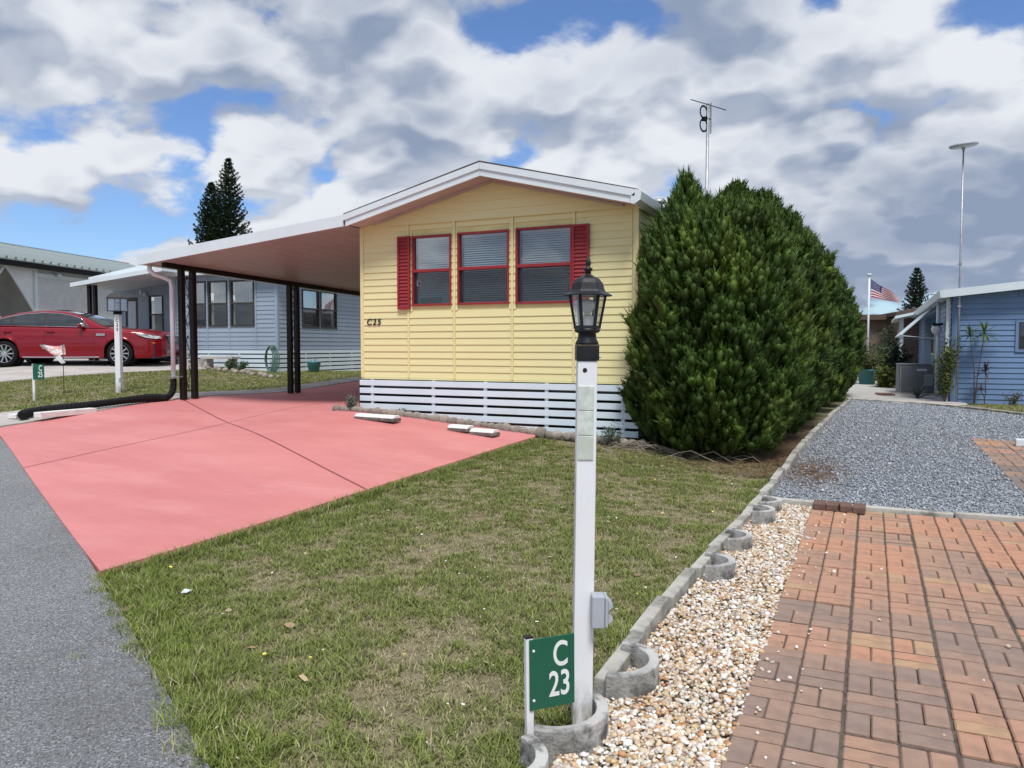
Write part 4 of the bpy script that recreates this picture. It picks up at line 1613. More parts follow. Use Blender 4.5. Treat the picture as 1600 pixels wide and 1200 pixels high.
def lawn(name, poly, n, label, rng, edge=None, hmul=1.0, wmul=1.0, green=0.0, excl=(), one=False):
    xs = [p[0] for p in poly]
    ys = [p[1] for p in poly]
    x = rng.uniform(min(xs), max(xs), n * 2)
    y = rng.uniform(min(ys), max(ys), n * 2)
    k = in_poly(x, y, poly)
    for ex in excl:
        k &= ~in_poly(x, y, ex)
    x, y = x[k], y[k]
    # bare and thin places
    d1 = fnoise(x, y, 1.3)
    d2 = fnoise(x + 31, y + 7, 4.2)
    d3 = fnoise(x + 11, y + 70, 12.0)
    lush = np.clip((d1 - .5) * 1.5 + (d2 - .5) * 2.0 + (d3 - .5) * 2.6 + .64 + green, 0, 1)
    if edge is not None:
        lush = np.clip(lush + edge(x, y), 0, 1.6)
    keep = rng.random(len(x)) < np.clip(.50 + .9 * lush, 0, 1)
    x, y, lush, d2 = x[keep], y[keep], lush[keep], d2[keep]
    m = len(x)
    z = hgt(x, y)
    dry = np.clip(1.0 - lush * .9 + rng.normal(0, .28, m), 0, 1)
    c = np.where((rng.random(m) < .35)[:, None], LIME, GREEN)
    c = c * (1 - dry[:, None]) + np.where((rng.random(m) < .3)[:, None], STRAW, DRY) * dry[:, None]
    c = c * rng.uniform(.72, 1.28, (m, 1))
    hh = (.010 + .022 * np.clip(lush, 0, 1.6) * rng.uniform(.4, 1.3, m)) * hmul
    w = rng.uniform(.0028, .0055, m) * wmul
    bend = hh * rng.uniform(.3, 2.2, m)
    me = blades_mesh(x, y, z, hh, w, bend, rng.uniform(0, 2 * math.pi, m), c, rng, name, one)
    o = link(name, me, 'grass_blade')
    return tag(o, label, 'grass', kind='stuff')


rngL = np.random.default_rng(21)
LAWN = [(-2.05, 1.90), (-1.06, 1.35), (-1.06, 4.0), (CURB(9.4) - .04, 9.4), (-2.65, 9.34), (-3.93, 9.28), (-4.26, 5.95), (-4.47, 3.33)]


def near_edge(x, y):
    # thicker growth along the road edge and along the pink slab
    t = (x + 2.16) / (-4.51 + 2.16)
    dr = (y - (1.94 + t * (3.31 - 1.94))) * .86
    dp = (x - (-4.51 + (y - 3.31) * .0885))
    dc = CURB(6) - x
    return .9 * np.exp(-np.clip(dr, 0, 9) / .28) + .75 * np.exp(-np.clip(dp, 0, 9) / .22) - .65 * np.exp(-np.clip(9.35 - y, 0, 9) / .35) * (x > -3) + .25 * np.exp(-np.clip(dc, 0, 9) / .2)


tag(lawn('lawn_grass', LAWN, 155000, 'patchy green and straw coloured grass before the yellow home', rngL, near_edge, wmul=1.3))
# longer tufts along the slab and road edges
def tufts(name, pts, per, label, rng, hm=1.0, spread=.03):
    X, Y, Hh = [], [], []
    for (x, y, s) in pts:
        k = per
        X.append(x + rng.normal(0, spread * s, k))
        Y.append(y + rng.normal(0, spread * s, k))
        Hh.append(rng.uniform(.03, .085, k) * s * hm)
    X, Y, Hh = map(np.concatenate, (X, Y, Hh))
    m = len(X)
    c = np.where((rng.random(m) < .5)[:, None], LIME, GREEN) * rng.uniform(.75, 1.25, (m, 1))
    dr = rng.random(m) < .16
    c[dr] = STRAW * rng.uniform(.7, 1.1, (dr.sum(), 1))
    me = blades_mesh(X, Y, hgt(X, Y), Hh, rng.uniform(.003, .006, m), Hh * rng.uniform(.3, 1.3, m), rng.uniform(0, 6.28, m), c, rng, name)
    return tag(link(name, me, 'grass_blade'), label, 'grass', kind='stuff')


pts = []
for _ in range(260):
    t = rd.random()
    e_ = rd.uniform(-.035, .16)
    pts.append((-2.1 + t * (-4.47 + 2.1) + e_, 1.93 + t * (3.31 - 1.93) + e_ * 1.1, rd.uniform(.6, 1.1)))
for _ in range(420):
    t = rd.random()
    yy = 3.33 + t * 5.8
    pts.append((-4.50 + (yy - 3.31) * .0885 + rd.uniform(-.005, .10), yy, rd.uniform(.6, 1.2) * (1 if yy < 6.5 else .8)))
for _ in range(70):
    yy = rd.uniform(1.6, 8)
    pts.append((CURB(yy) - rd.uniform(.05, .12), yy, rd.uniform(.5, 1.0)))
for _ in range(60):
    pts.append((rd.uniform(-3.6, -1.2), rd.uniform(2.2, 5.5), rd.uniform(.5, .9)))
for _ in range(10):
    pts.append((rd.uniform(-1.16, -1.05), rd.uniform(2.55, 3.0), rd.uniform(.6, 1.0)))
tufts('edge_grass', pts, 24, 'longer grass tufts along the drive and road edges', rngL)
# weeds in the slab joints
jp = []
for _ in range(26):
    t = rd.random() ** 1.3
    jp.append((-4.28 + t * (-8.5 + 4.28), 5.95 + t * (8.40 - 5.95), rd.uniform(.2, .45)))
for _ in range(18):
    t = rd.random()
    jp.append((-8.1 + t * -.4, 5.13 + t * 3.27, rd.uniform(.2, .4)))
for _ in range(10):
    t = rd.random()
    jp.append((-8.5 + t * -2.8, 8.4 + t * 1.63, rd.uniform(.25, .45)))
tufts('joint_weeds', jp, 10, 'small dry weeds growing in the joints of the pink drive', rngL, hm=1.8, spread=.05)

FAR_LAWN = [(-11.9, 18.6), (-11.86, 12.6), (-12.1, 10.2), (-12.34, 8.5), (-12.65, 7.45), (-18.4, 10.2), (-18.3, 8.7), (-17.0, 10.4), (-15.8, 13.0), (-15.4, 14.5), (-14.2, 15.3), (-13.7, 15.3), (-14.0, 18.5)]
FAR_LAWN = [(-11.86, 19.5), (-11.86, 12.6), (-12.1, 10.2), (-12.34, 8.5), (-12.62, 7.42), (-17.6, 9.85), (-17.0, 10.35), (-15.8, 13.0), (-15.35, 14.7), (-13.95, 15.3), (-13.7, 19.5)]
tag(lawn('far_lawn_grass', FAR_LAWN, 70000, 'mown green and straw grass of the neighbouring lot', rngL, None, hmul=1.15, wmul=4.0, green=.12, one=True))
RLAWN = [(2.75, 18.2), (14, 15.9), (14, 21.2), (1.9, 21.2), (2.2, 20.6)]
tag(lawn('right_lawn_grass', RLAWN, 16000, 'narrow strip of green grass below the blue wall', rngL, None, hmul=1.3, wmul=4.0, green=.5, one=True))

# ---- brown needle litter by the hedge
def litter(name, pts, label, rng):
    n = len(pts)
    L = rng.uniform(.03, .10, n)
    yaw = rng.uniform(0, 6.28, n)
    tv = np.array([[-.5, -.5, 0], [.5, -.5, 0], [.5, .5, 0], [-.5, .5, 0]])
    tf = np.array([[0, 1, 2], [0, 2, 3]])
    pos = np.array([(x, y, 0) for x, y in pts])
    pos[:, 2] = hgt(pos[:, 0], pos[:, 1]) + rng.uniform(.012, .05, n)
    scl = np.stack([L, rng.uniform(.003, .008, n), np.ones(n)], 1)
    col = pal(n, [(.20, .105, .05), (.13, .07, .035), (.28, .17, .09), (.34, .25, .15)], [4, 3, 2, 1], rng=rng)
    o = scatter(name, tv, tf, pos, rot_mats(n, .25, rng), scl, col, 'needle_litter')
    return tag(o, label, 'litter', kind='stuff')


pts = []
for _ in range(5200):
    yy = 8.55 + abs(rd.gauss(0, 1)) * 2.6
    xx = CURB(yy) - .05 - abs(rd.gauss(0, .3)) * (1 if yy > 9.3 else 2.2)
    pts.append((xx, yy))
for _ in range(2600):
    pts.append((-.55 + rd.gauss(0, .17), 9.1 + rd.gauss(0, .42)))
litter('needle_litter', [p for p in pts if p[0] > -3.4], 'fallen brown needles under the hedge and on the gravel', rngL)
tw = empty('dead_branches', (-2.4, 9.25, h1(-2.4, 9.25)), label='dry grey cut branches lying at the foot of the hedge', cat='branches')
for k in range(26):
    x0, y0 = rd.uniform(-3.0, -1.5), rd.uniform(8.95, 9.6)
    a = rd.uniform(-.7, .7) + (math.pi if rd.random() < .5 else 0)
    L = rd.uniform(.25, .8)
    p = []
    for q in range(5):
        t = q / 4
        xx, yy = x0 + math.cos(a) * L * t, y0 + math.sin(a) * L * t * .5 + .04 * math.sin(3 * t + k)
        p.append((xx, yy, h1(xx, yy) + .02 + .10 * math.sin(math.pi * t) * rd.uniform(.2, 1.3)))
    MB().tube(p, [.007, .006, .005, .004, .002], 5).build('branch', 'dead_wood' if 'dead_wood' in MATS else mat('dead_wood', (.33, .28, .21), (.2, .16, .12), scale=9, rough=.9).name, tw)

# ---- pebbles and gravel
iv, if_ = ico(1)
iv2, if2 = ico(2)


def stones(name, x, y, off, size, flat, cols, w, label, m, rng, tv, tf, smooth, jit=.14):
    n = len(x)
    z = hgt(x, y) + off
    s = size * rng.lognormal(0, .28, n)
    scl = np.stack([s * rng.uniform(.8, 1.25, n), s * rng.uniform(.7, 1.0, n), s * rng.uniform(flat, flat + .25, n)], 1)
    pos = np.stack([x, y, z], 1)
    o = scatter(name, tv, tf, pos, rot_mats(n, .6, rng), scl, pal(n, cols, w, jit, rng), m, smooth=smooth)
    return tag(o, label, 'gravel', kind='stuff')


PC = [(.68, .62, .54), (.60, .48, .34), (.53, .36, .20), (.45, .24, .11), (.42, .37, .33), (.78, .75, .70), (.28, .18, .11)]
PW = [3.6, 3.4, 2.2, 1.2, 1.1, 2.2, .5]
rngP = np.random.default_rng(3)
n = 17500
x = rngP.uniform(-1.0, -.43, n)
y = 2.2 + 5.2 * rngP.random(n) ** 1.12
ok = in_poly(x, y, PEB) & (x > np.array([CURB(v) for v in y]) + .035)
x, y = x[ok], y[ok]
jit2 = iv2 * (1 + .13 * rngP.standard_normal((len(iv2), 1)))
jit1 = iv * (1 + .15 * rngP.standard_normal((len(iv), 1)))
nr = y < 2.95
for q, (tv_, tf_, lab) in ((nr, (jit2, if2, 'cream and tan pebbles beside the near half of the curb')), (~nr, (jit1, if_, 'cream and tan pebbles beside the far half of the curb'))):
    stones('pebbles', x[q], y[q], .022 + rngP.uniform(-.004, .014, q.sum()), .0098, .5, PC, PW, lab, 'pebble', rngP, tv_, tf_, True, jit=.2)
# a few strays on the bricks
n = 90
x = np.r_[-.45 + np.abs(rngP.normal(0, .16, n)), rngP.uniform(-.4, 1.6, 30)]
y = np.r_[rngP.uniform(2.2, 7.2, n), rngP.uniform(2.6, 6.0, 30)]
stones('stray_pebbles', x, y, .044, .0085, .6, PC, PW, 'stray pale pebbles scattered over the brick patio', 'pebble', rngP, iv2, if2, True)

GC = [(.31, .335, .37), (.23, .25, .28), (.40, .425, .46), (.16, .17, .19), (.50, .52, .55), (.34, .33, .32)]
GW = [4, 3.2, 3, 1.8, 1.2, .8]
n = 150000
yv = 7.46 + 13.3 * rngP.random(n) ** 1.55
xv = rngP.uniform(-.95, 6.0, n)
fwd = -xv * .4226 + yv * .9063
lat = (xv * .9063 + yv * .4226) / fwd
ok = in_poly(xv, yv, GRAV) & (lat < .72) & ~((xv > 1.37) & (yv > 7.55) & (yv < 13.3)) & (xv > -1.02 + .036 * (yv - 4) + .05)
xv, yv = xv[ok], yv[ok]
gt = np.array([[1, .1, .2], [-.9, .2, -.1], [.1, 1, -.2], [-.15, -.9, .1], [.2, .1, .95], [-.1, -.2, -.9]])
gf = np.array([[0, 2, 4], [2, 1, 4], [1, 3, 4], [3, 0, 4], [2, 0, 5], [1, 2, 5], [3, 1, 5], [0, 3, 5]])
stones('gravel', xv, yv, .026 + rngP.uniform(-.006, .012, len(xv)), .0108 * (1 + .035 * (yv - 7.4)), .55, GC, GW, 'blue grey crushed gravel covering the right-hand yard', 'gravel', rngP, gt, gf, False)


# ---- small plants
def shrub(name, loc, h_, r_, n, cols, label, seed, leaf=(.03, .014), stems=5, droop=.2):
    rng = np.random.default_rng(seed)
    e = empty(name, loc, label=label, cat='shrub')
    P, D = [], []
    for s in range(stems):
        a = rng.uniform(0, 6.28)
        tip = np.array([math.cos(a) * r_ * rng.uniform(.3, 1), math.sin(a) * r_ * rng.uniform(.3, 1), h_ * rng.uniform(.6, 1.0)])
        MB().tube([(0, 0, -.03), tuple(tip * .5 + np.array([0, 0, h_ * .06])), tuple(tip)], [.008 + h_ * .006, .006 + h_ * .003, .003], 5).build('stem', 'bark', e, world=False)
        for _ in range(n // stems):
            t = rng.uniform(.2, 1.05)
            P.append(tip * t + rng.normal(0, r_ * .2, 3))
            d = rng.normal(0, 1, 3)
            d[2] = abs(d[2]) * .8 - droop
            D.append(d)
    P = np.array(P)
    P[:, 2] = np.maximum(P[:, 2], .015)
    D = np.array(D)
    D /= np.linalg.norm(D, axis=1, keepdims=True)
    m = len(P)
    tv = LEAF_CARD.copy()
    tv[:, 1] = np.array([0, 0, .12, .05, .12])
    tf = np.array([[0, 1, 2], [0, 2, 4], [4, 2, 3]])
    s = rng.uniform(.7, 1.3, m)
    scl = np.stack([leaf[1] * s, leaf[0] * s, leaf[0] * s], 1)
    o = scatter('foliage', tv, tf, P, align_mats(D, rng, .1), scl, pal(m, cols, [1] * len(cols), .2, rng), 'foliage')
    o.parent = e
    return e


def rosette(name, loc, stem, L, n, col, label, seed, parent=None, tips=None, up=.3, wid=.05, stemr=.018):
    """spiky rosette(s) of strap leaves on thin stems"""
    rng = np.random.default_rng(seed)
    e = empty(name, loc, label=label, cat='plant')
    for (tx, ty, tz, k) in (tips or [(0, 0, stem, 1.0)]):
        if tz > .1:
            MB().tube([(0, 0, -.05), (tx * .3 + .02, ty * .3, tz * .5), (tx, ty, tz)], [stemr, stemr * .8, stemr * .6], 6).build('stem', 'bark', e, world=False)
        mb = MB()
        for i in range(n):
            a = i * 2.399 + rng.uniform(-.2, .2)
            el = rng.uniform(-.5, 1.4) if tz > .1 else rng.uniform(.15, 1.3)
            ll = L * k * rng.uniform(.75, 1.1)
            d = Vector((math.cos(a) * math.cos(el), math.sin(a) * math.cos(el), math.sin(el)))
            s = d.cross(Vector((0, 0, 1))).normalized()
            p0 = Vector((tx, ty, tz))
            pts_ = [p0 + d * ll * q - Vector((0, 0, ll * .28 * q * q * (1 - up))) for q in (0, .35, .7, 1.0)]
            w = wid * k
            nrm = s.cross(d)
            vs = []
            for q, ww in zip(pts_, (.5, 1.0, .7, .05)):
                vs += [q - s * w * ww / 2 + nrm * w * .15 * ww, q, q + s * w * ww / 2 + nrm * w * .15 * ww]
            fs = []
            for j in range(3):
                fs += [(j * 3, j * 3 + 1, j * 3 + 4, j * 3 + 3), (j * 3 + 1, j * 3 + 2, j * 3 + 5, j * 3 + 4)]
            mb.add(vs, fs)
        mb.build('leaves', col, e, world=False)
    return e


mat('leaf_dark', (.035, .075, .03), (.06, .11, .04), scale=8, rough=.5, trans=.1, island=.25)
mat('leaf_grey', (.09, .13, .10), (.06, .10, .07), scale=8, rough=.5, trans=.1, island=.2)
mat('leaf_olive', (.09, .13, .035), (.05, .09, .025), scale=8, rough=.55, trans=.1, island=.25)
mat('leaf_red', (.07, .03, .03), (.04, .02, .02), scale=8, rough=.5, island=.2)
SG = [(.12, .17, .13), (.09, .14, .10), (.16, .21, .16)]
shrub('sage_shrub', (-7.12, 9.50, h1(-7.1, 9.5) + .03), .22, .13, 420, SG, 'small grey green shrub at the left corner of the skirting', 5, leaf=(.035, .013))
shrub('sage_shrub', (-2.98, 9.36, h1(-2.98, 9.4) + .01), .24, .16, 480, SG, 'small grey green shrub beside the hedge end of the skirting', 6, leaf=(.035, .013))
shrub('low_weed', (-6.25, 9.52, h1(-6.25, 9.5) + .02), .10, .07, 120, [(.05, .09, .035)], 'tiny dark weed behind the border stones', 8, leaf=(.03, .015))

# ---- litter on the lawn: dry leaves, clover heads and a few yellow weed flowers
def specks(name, n, cols, w, size, zoff, label, cat, rng, poly):
    x = rng.uniform(-4.5, -1.05, n * 3)
    y = rng.uniform(1.6, 9.2, n * 3)
    k = in_poly(x, y, poly)
    x, y = x[k][:n], y[k][:n]
    m = len(x)
    tv = np.array([[-.5, -.3, 0], [0, -.42, .06], [.5, -.25, .0], [.6, .1, .12], [.1, .42, .02], [-.45, .25, .1]])
    tf = np.array([[0, 1, 5], [1, 4, 5], [1, 2, 4], [2, 3, 4]])
    s = size * rng.uniform(.6, 1.5, m)
    pos = np.stack([x, y, hgt(x, y) + zoff * rng.uniform(.6, 1.3, m)], 1)
    o = scatter(name, tv, tf, pos, rot_mats(m, .5, rng), np.stack([s, s, s], 1), pal(m, cols, w, .2, rng), 'needle_litter')
    return tag(o, label, cat, kind='stuff')


specks('fallen_leaves', 45, [(.33, .22, .12), (.22, .14, .08), (.46, .36, .22)], [1, 1, 1], .035, .03, 'small dry leaves scattered over the near lawn', 'leaves', rngL, LAWN)
specks('clover_flowers', 100, [(.72, .72, .66), (.62, .60, .40)], [3, 1], .012, .04, 'tiny pale flower heads in the near lawn', 'flowers', rngL, LAWN)
specks('yellow_flowers', 16, [(.80, .68, .10)], [1], .018, .05, 'few tiny yellow weed flowers in the near lawn', 'flowers', rngL, LAWN)
sc = MB().add([(-.05, -.03, 0), (.04, -.04, .012), (.06, .02, .03), (.0, .045, .012), (-.055, .02, .02)], [(0, 1, 3, 4), (1, 2, 3)]).build('paper_scrap', 'paper')
sc.location = (-3.69, 3.30, h1(-3.69, 3.30) + .03)
sc.scale = (.62, .62, .8)
tag(sc, 'pale scrap of paper lying in the lawn near the road', 'litter')
# ================================================================== GREY NEIGHBOUR HOME
GZ = .86
gh = empty('grey_mobile_home', (-14.0, 15.6, GZ), R(5.6), 'grey blue mobile home with white slatted skirting beyond the carport', 'house')
W = dict(world=False)
ze, zs = 3.42 - GZ, 1.43 - GZ


def wall_open(parent, name, m, axis, a0, a1, z0, z1, wins, t=.08, flip=1, pos=0.0):
    """wall strip with openings along u (axis 0) or v (axis 1)"""
    mb = MB()
    cuts = sorted(wins)
    a = a0

    def bx(p, q, c, d):
        if q - p > 1e-4 and d - c > 1e-4:
            if axis == 0:
                mb.box(p, q, pos, pos + t, c, d)
            else:
                mb.box(pos - t, pos, p, q, c, d)
    for (p, q, c, d) in cuts:
        bx(a, p, z0, z1)
        bx(p, q, z0, c)
        bx(p, q, d, z1)
        a = q
    bx(a, a1, z0, z1)
    return mb.build(name, m, parent, **W)


def boards(parent, m, axis, a0, a1, z0, z1, pitch, wins, pos, d=.016):
    z = z0
    while z < z1 - .02:
        zt = min(z + pitch, z1)
        sp = [(a0, a1)]
        for (p, q, c, dd) in wins:
            if zt > c + .01 and z < dd - .01:
                ns = []
                for s, t in sp:
                    if q <= s or p >= t:
                        ns.append((s, t))
                    else:
                        if p - s > .03:
                            ns.append((s, p))
                        if t - q > .03:
                            ns.append((q, t))
                sp = ns
        for s, t in sp:
            mb = lap_board(t - s, zt - z + .003, d)
            o = mb.build('siding_board', m, parent, **W)
            o.matrix_parent_inverse = Matrix()
            o.location = ((s + t) / 2, pos - .001, z) if axis == 0 else (pos + .001, (s + t) / 2, z)
            if axis == 1:
                o.rotation_euler = (0, 0, R(90))
        z += pitch


def far_window(parent, axis, a0, a1, z0, z1, pos, frame='bronze', f=.035, split=.5):
    def bx(mb, p, q, c, d, n0, n1):
        if axis == 0:
            mb.box(p, q, pos + n0, pos + n1, c, d)
        else:
            mb.box(pos - n1, pos - n0, p, q, c, d)
        return mb
    fr = MB()
    bx(fr, a0, a0 + f, z0, z1, -.035, .05)
    bx(fr, a1 - f, a1, z0, z1, -.035, .05)
    bx(fr, a0 + f, a1 - f, z0, z0 + f, -.035, .05)
    bx(fr, a0 + f, a1 - f, z1 - f, z1, -.035, .05)
    zm = z0 + (z1 - z0) * split
    bx(fr, a0 + f, a1 - f, zm - .02, zm + .02, -.03, .03)
    w = fr.build('window', frame, parent, **W)
    bx(MB(), a0 + f, a1 - f, zm + .02, z1 - f, .01, .014).build('pane', 'pane', w, **W)
    bx(MB(), a0 + f, a1 - f, z0 + f, zm - .02, .02, .024).build('pane', 'pane', w, **W)
    bx(MB(), a0 + f, a1 - f, z0 + f, zm - .02, -.015, -.013).build('insect_screen', 'screen', w, **W)
    bx(MB(), a0 + f, a1 - f, z0 + f, z1 - f, .16, .165).build('curtain', 'curtain' if axis else 'far_reflection', w, **W)  # backing sheet; on front walls its colour paints the pane reflection
    return w


mat('far_reflection', (.16, .21, .195), (.06, .08, .075), scale=7, rough=.9, stretch=(3, 3, .4))  # dark green tone stands in for the reflection in the front panes
GW_ = [(-2.83, -2.27, 2.05 - GZ, 3.26 - GZ), (-2.19, -1.565, 2.05 - GZ, 3.26 - GZ), (-1.465, -.705, 2.05 - GZ, 3.26 - GZ)]
gf_ = wall_open(gh, 'front_wall', 'grey_trim', 0, -3.34, 0, zs, ze, GW_)
boards(gf_, 'grey_siding', 0, -3.30, -.06, zs, ze, .115, GW_, 0)
for u in (-2.87, -2.23, -1.515, -.66):
    MB().box(u - .02, u + .02, -.03, -.0, zs, ze).build('batten', 'grey_siding', gf_, **W)
MB().box(-.06, .016, -.03, .05, zs - .01, ze).build('corner_trim', 'grey_siding', gf_, **W)
MB().box(-3.37, -3.28, -.03, .05, zs - .01, ze).build('corner_trim', 'grey_siding', gf_, **W)
for w in GW_:
    far_window(gh, 0, *w, 0)
GS_ = [(1.07, 1.89, 2.03 - GZ, 3.08 - GZ), (1.96, 2.79, 2.03 - GZ, 3.08 - GZ)]
gs_ = wall_open(gh, 'side_wall', 'grey_trim', 1, .081, 11.0, zs, ze, GS_, pos=0)
boards(gs_, 'grey_siding', 1, .06, 8.0, zs, ze, .115, GS_, 0)
for w in GS_:
    far_window(gh, 1, *w, 0)
# porch wall set back, door and window
PW_ = [(-6.10, -5.62, 1.05 - GZ, 2.97 - GZ), (-5.21, -4.68, 1.9 - GZ, 3.0 - GZ)]
gp_ = wall_open(gh, 'porch_wall', 'grey_trim', 0, -6.58, -3.30, .1, ze, PW_, pos=1.0)
boards(gp_, 'grey_siding', 0, -6.55, -3.35, .1, ze - .1, .115, PW_, 1.0)
far_window(gh, 0, *PW_[1], 1.0)
dr = MB().box(-6.10, -5.62, 1.01, 1.05, 1.05 - GZ, 2.97 - GZ).build('door', 'bronze', gh, **W)
MB().box(-6.02, -5.72, 1.0, 1.008, 2.05 - GZ, 2.85 - GZ).build('door_pane', 'paper', dr, **W)
MB().lathe([(.001, 0), (.035, .01), (.05, .08), (.035, .15), (.001, .17)], 10, (-5.42, .90, 3.02 - GZ)).build('wall_lamp', 'white_trim', gh, smooth=True, **W)
MB().lathe([(.001, 0), (.05, .02), (.06, .07), (.04, .12), (.001, .13)], 10, (-5.28, .92, 2.98 - GZ)).build('wall_lamp', 'white_trim', gh, smooth=True, **W)
MB().prism([(-6.15, -.85, 3.15 - GZ), (-6.15, -.85, 3.26 - GZ), (-2.95, -.85, 3.60 - GZ), (-2.95, -.85, 3.48 - GZ)], (0, .03, 0)).build('porch_fascia', 'white_trim', gh, **W)
MB().prism([(-6.15, -.82, 3.16 - GZ), (-6.15, -.82, 3.24 - GZ), (-2.95, -.82, 3.58 - GZ), (-2.95, -.82, 3.49 - GZ)], (0, 1.8, 0)).build('porch_roof', 'white_trim', gh, **W)
for u in (-5.72, -5.52):
    MB().box(u - .045, u + .045, -.65, -.56, .05, 3.2 - GZ).build('porch_post', 'brown_metal', gh, **W)
# interior, floor, roof
MB().box(-3.28, -.09, 2.4, 2.45, zs, ze).build('room_wall', 'room_wall', gh, **W)
MB().box(-6.5, -.09, .09, 10.9, zs - .15, zs - .02).build('floor', 'crawlspace_dark', gh, **W)
MB().prism([(-6.7, .25, ze - .02), (.35, .25, ze - .02), (.35, .25, ze + .1), (-3.2, .25, ze + .6), (-6.7, .25, ze + .1)], (0, 11.0, 0)).build('roof', 'white_trim', gh, **W)
MB().box(-3.4, .4, -.3, .249, ze - .01, ze + .12).build('eave', 'white_trim', gh, **W)
gsk = MB()
for u in (-3.2, -2.2, -1.2, -.1):
    gsk.box(u - .025, u + .025, -.03, -.01, -.1, zs - .02)
for v in (1.2, 2.4, 3.6, 4.8):
    gsk.box(.012, .03, v - .025, v + .025, -.3, zs - .02)
gk = gsk.build('skirting', 'white_slat', gh, **W)
for i in range(6):
    z1_ = zs - .02 - i * .118
    MB().box(-3.34, .05, -.052, -.032, z1_ - .085, z1_).build('skirting_slat', 'white_slat', gk, **W)
    MB().box(.032, .052, -.03, 8, z1_ - .085, z1_).build('skirting_slat', 'white_slat', gk, **W)
MB().box(-3.3, -.05, .3, .33, -.2, zs - .1).box(-.35, -.32, .3, 9, -.4, zs - .1).build('crawlspace_shade', 'crawlspace_dark', gk, **W)  # added near-black sheets, paint the shade under the grey home


def ghw(u, v):
    c, s_ = math.cos(R(5.6)), math.sin(R(5.6))
    return (-14.0 + u * c - v * s_, 15.6 + u * s_ + v * c)


# concrete blocks, bench, pot and hose in front of it
def cinder(u, v, z, rz, label):
    x, y = ghw(u, v)
    e = empty('concrete_block', (x, y, h1(x, y) + z), R(5.6) + rz, label, 'concrete block', 'pale hollow blocks stacked by the grey home')
    o = MB()
    for x0 in (-.2, -.02, .16):
        o.box(x0, x0 + .04, -.1, .1, 0, .2)
    for z0 in (0, .165):
        o.box(-.16, -.02, -.1, .1, z0, z0 + .035).box(.02, .16, -.1, .1, z0, z0 + .035)
    o.build('block_web', 'cinder', e, **W)
    MB().box(-.15, .15, .05, .08, .04, .16).build('block_back', 'cinder', e, **W)
    return e


cinder(-2.75, -.42, 0, .05, 'lower hollow concrete block of the stack before the grey home')
cinder(-2.72, -.40, .205, .0, 'upper hollow concrete block of the stack before the grey home')
cinder(-2.22, -.5, 0, -.08, 'single hollow concrete block right of the stack before the grey home')
x, y = ghw(-1.45, -.45)
bn = empty('garden_bench', (x, y, h1(x, y)), R(5.6), 'low grey bench with slab top before the grey home', 'bench')
MB().box(-.5, .5, -.17, .17, .25, .31).build('seat', 'grey_concrete', bn, **W)
MB().box(-.42, -.34, -.13, .13, -.02, .25).build('leg', 'grey_concrete', bn, **W)
MB().box(.34, .42, -.13, .13, -.02, .25).build('leg', 'grey_concrete', bn, **W)
x, y = ghw(.55, .8)
pt = empty('blue_planter', (x, y, h1(x, y)), 0, 'small light blue planter beside the grey home', 'planter')
MB().lathe([(.13, 0), (.18, .26), (.195, .28), (.19, .3), (.165, .3), (.15, .24), (.001, .22)], 16).build('pot', 'blue_pot', pt, smooth=True, **W)
rosette('pot_plant', (x, y, h1(x, y) + .22), 0.0, .22, 14, 'leaf_olive', 'tufted plant growing in the light blue planter', 3, wid=.03)
x, y = ghw(-.02, -.25)
hr = empty('hanging_hose', (x, y, h1(x, y)), R(5.6), 'green garden hose hung in loops at the grey corner', 'hose')
for k in range(5):
    p = [(math.sin(t) * (.10 + .03 * k) + .04 * k - .05, -.03 * k, .34 - .30 * math.cos(t) * (1 + .06 * k) * .95) for t in np.linspace(-2.9, 2.9, 18)]
    MB().tube(p, .014, 6).build('hose_loop', 'hose_green', hr, smooth=True, **W)
MB().box(-.05, .12, .0, .03, .6, .68).build('hanger', 'grey_metal', hr, **W)
bs = empty('bed_stones', (*ghw(-1, -.9), h1(*ghw(-1, -.9))), label='line of small pale stones edging the grey home bed', cat='stone border')
for k in range(24):
    x, y = ghw(-2.4 + k * .14, -.75 + .1 * math.sin(k * 1.7) - .02 * k)
    sc = rd.uniform(.7, 1.3)
    piece('stone', stone_meshes[k % 4], bs, (x, y, h1(x, y) + .03), (rd.uniform(-.4, .4), 0, rd.uniform(0, 3)), (sc, sc, sc))
for k, (u, v, hh, lab) in enumerate(((-1.0, -.62, .3, 'low dark shrub beside the grey bench'), (-.75, -.5, .22, 'small leafy shrub right of the grey bench'), (-3.5, -.5, .3, 'small shrub near the car and the grey corner'))):
    x, y = ghw(u, v)
    shrub('bed_shrub', (x, y, h1(x, y)), hh, .16, 300, [(.04, .075, .03), (.06, .10, .04)], lab, 60 + k, leaf=(.05, .022))

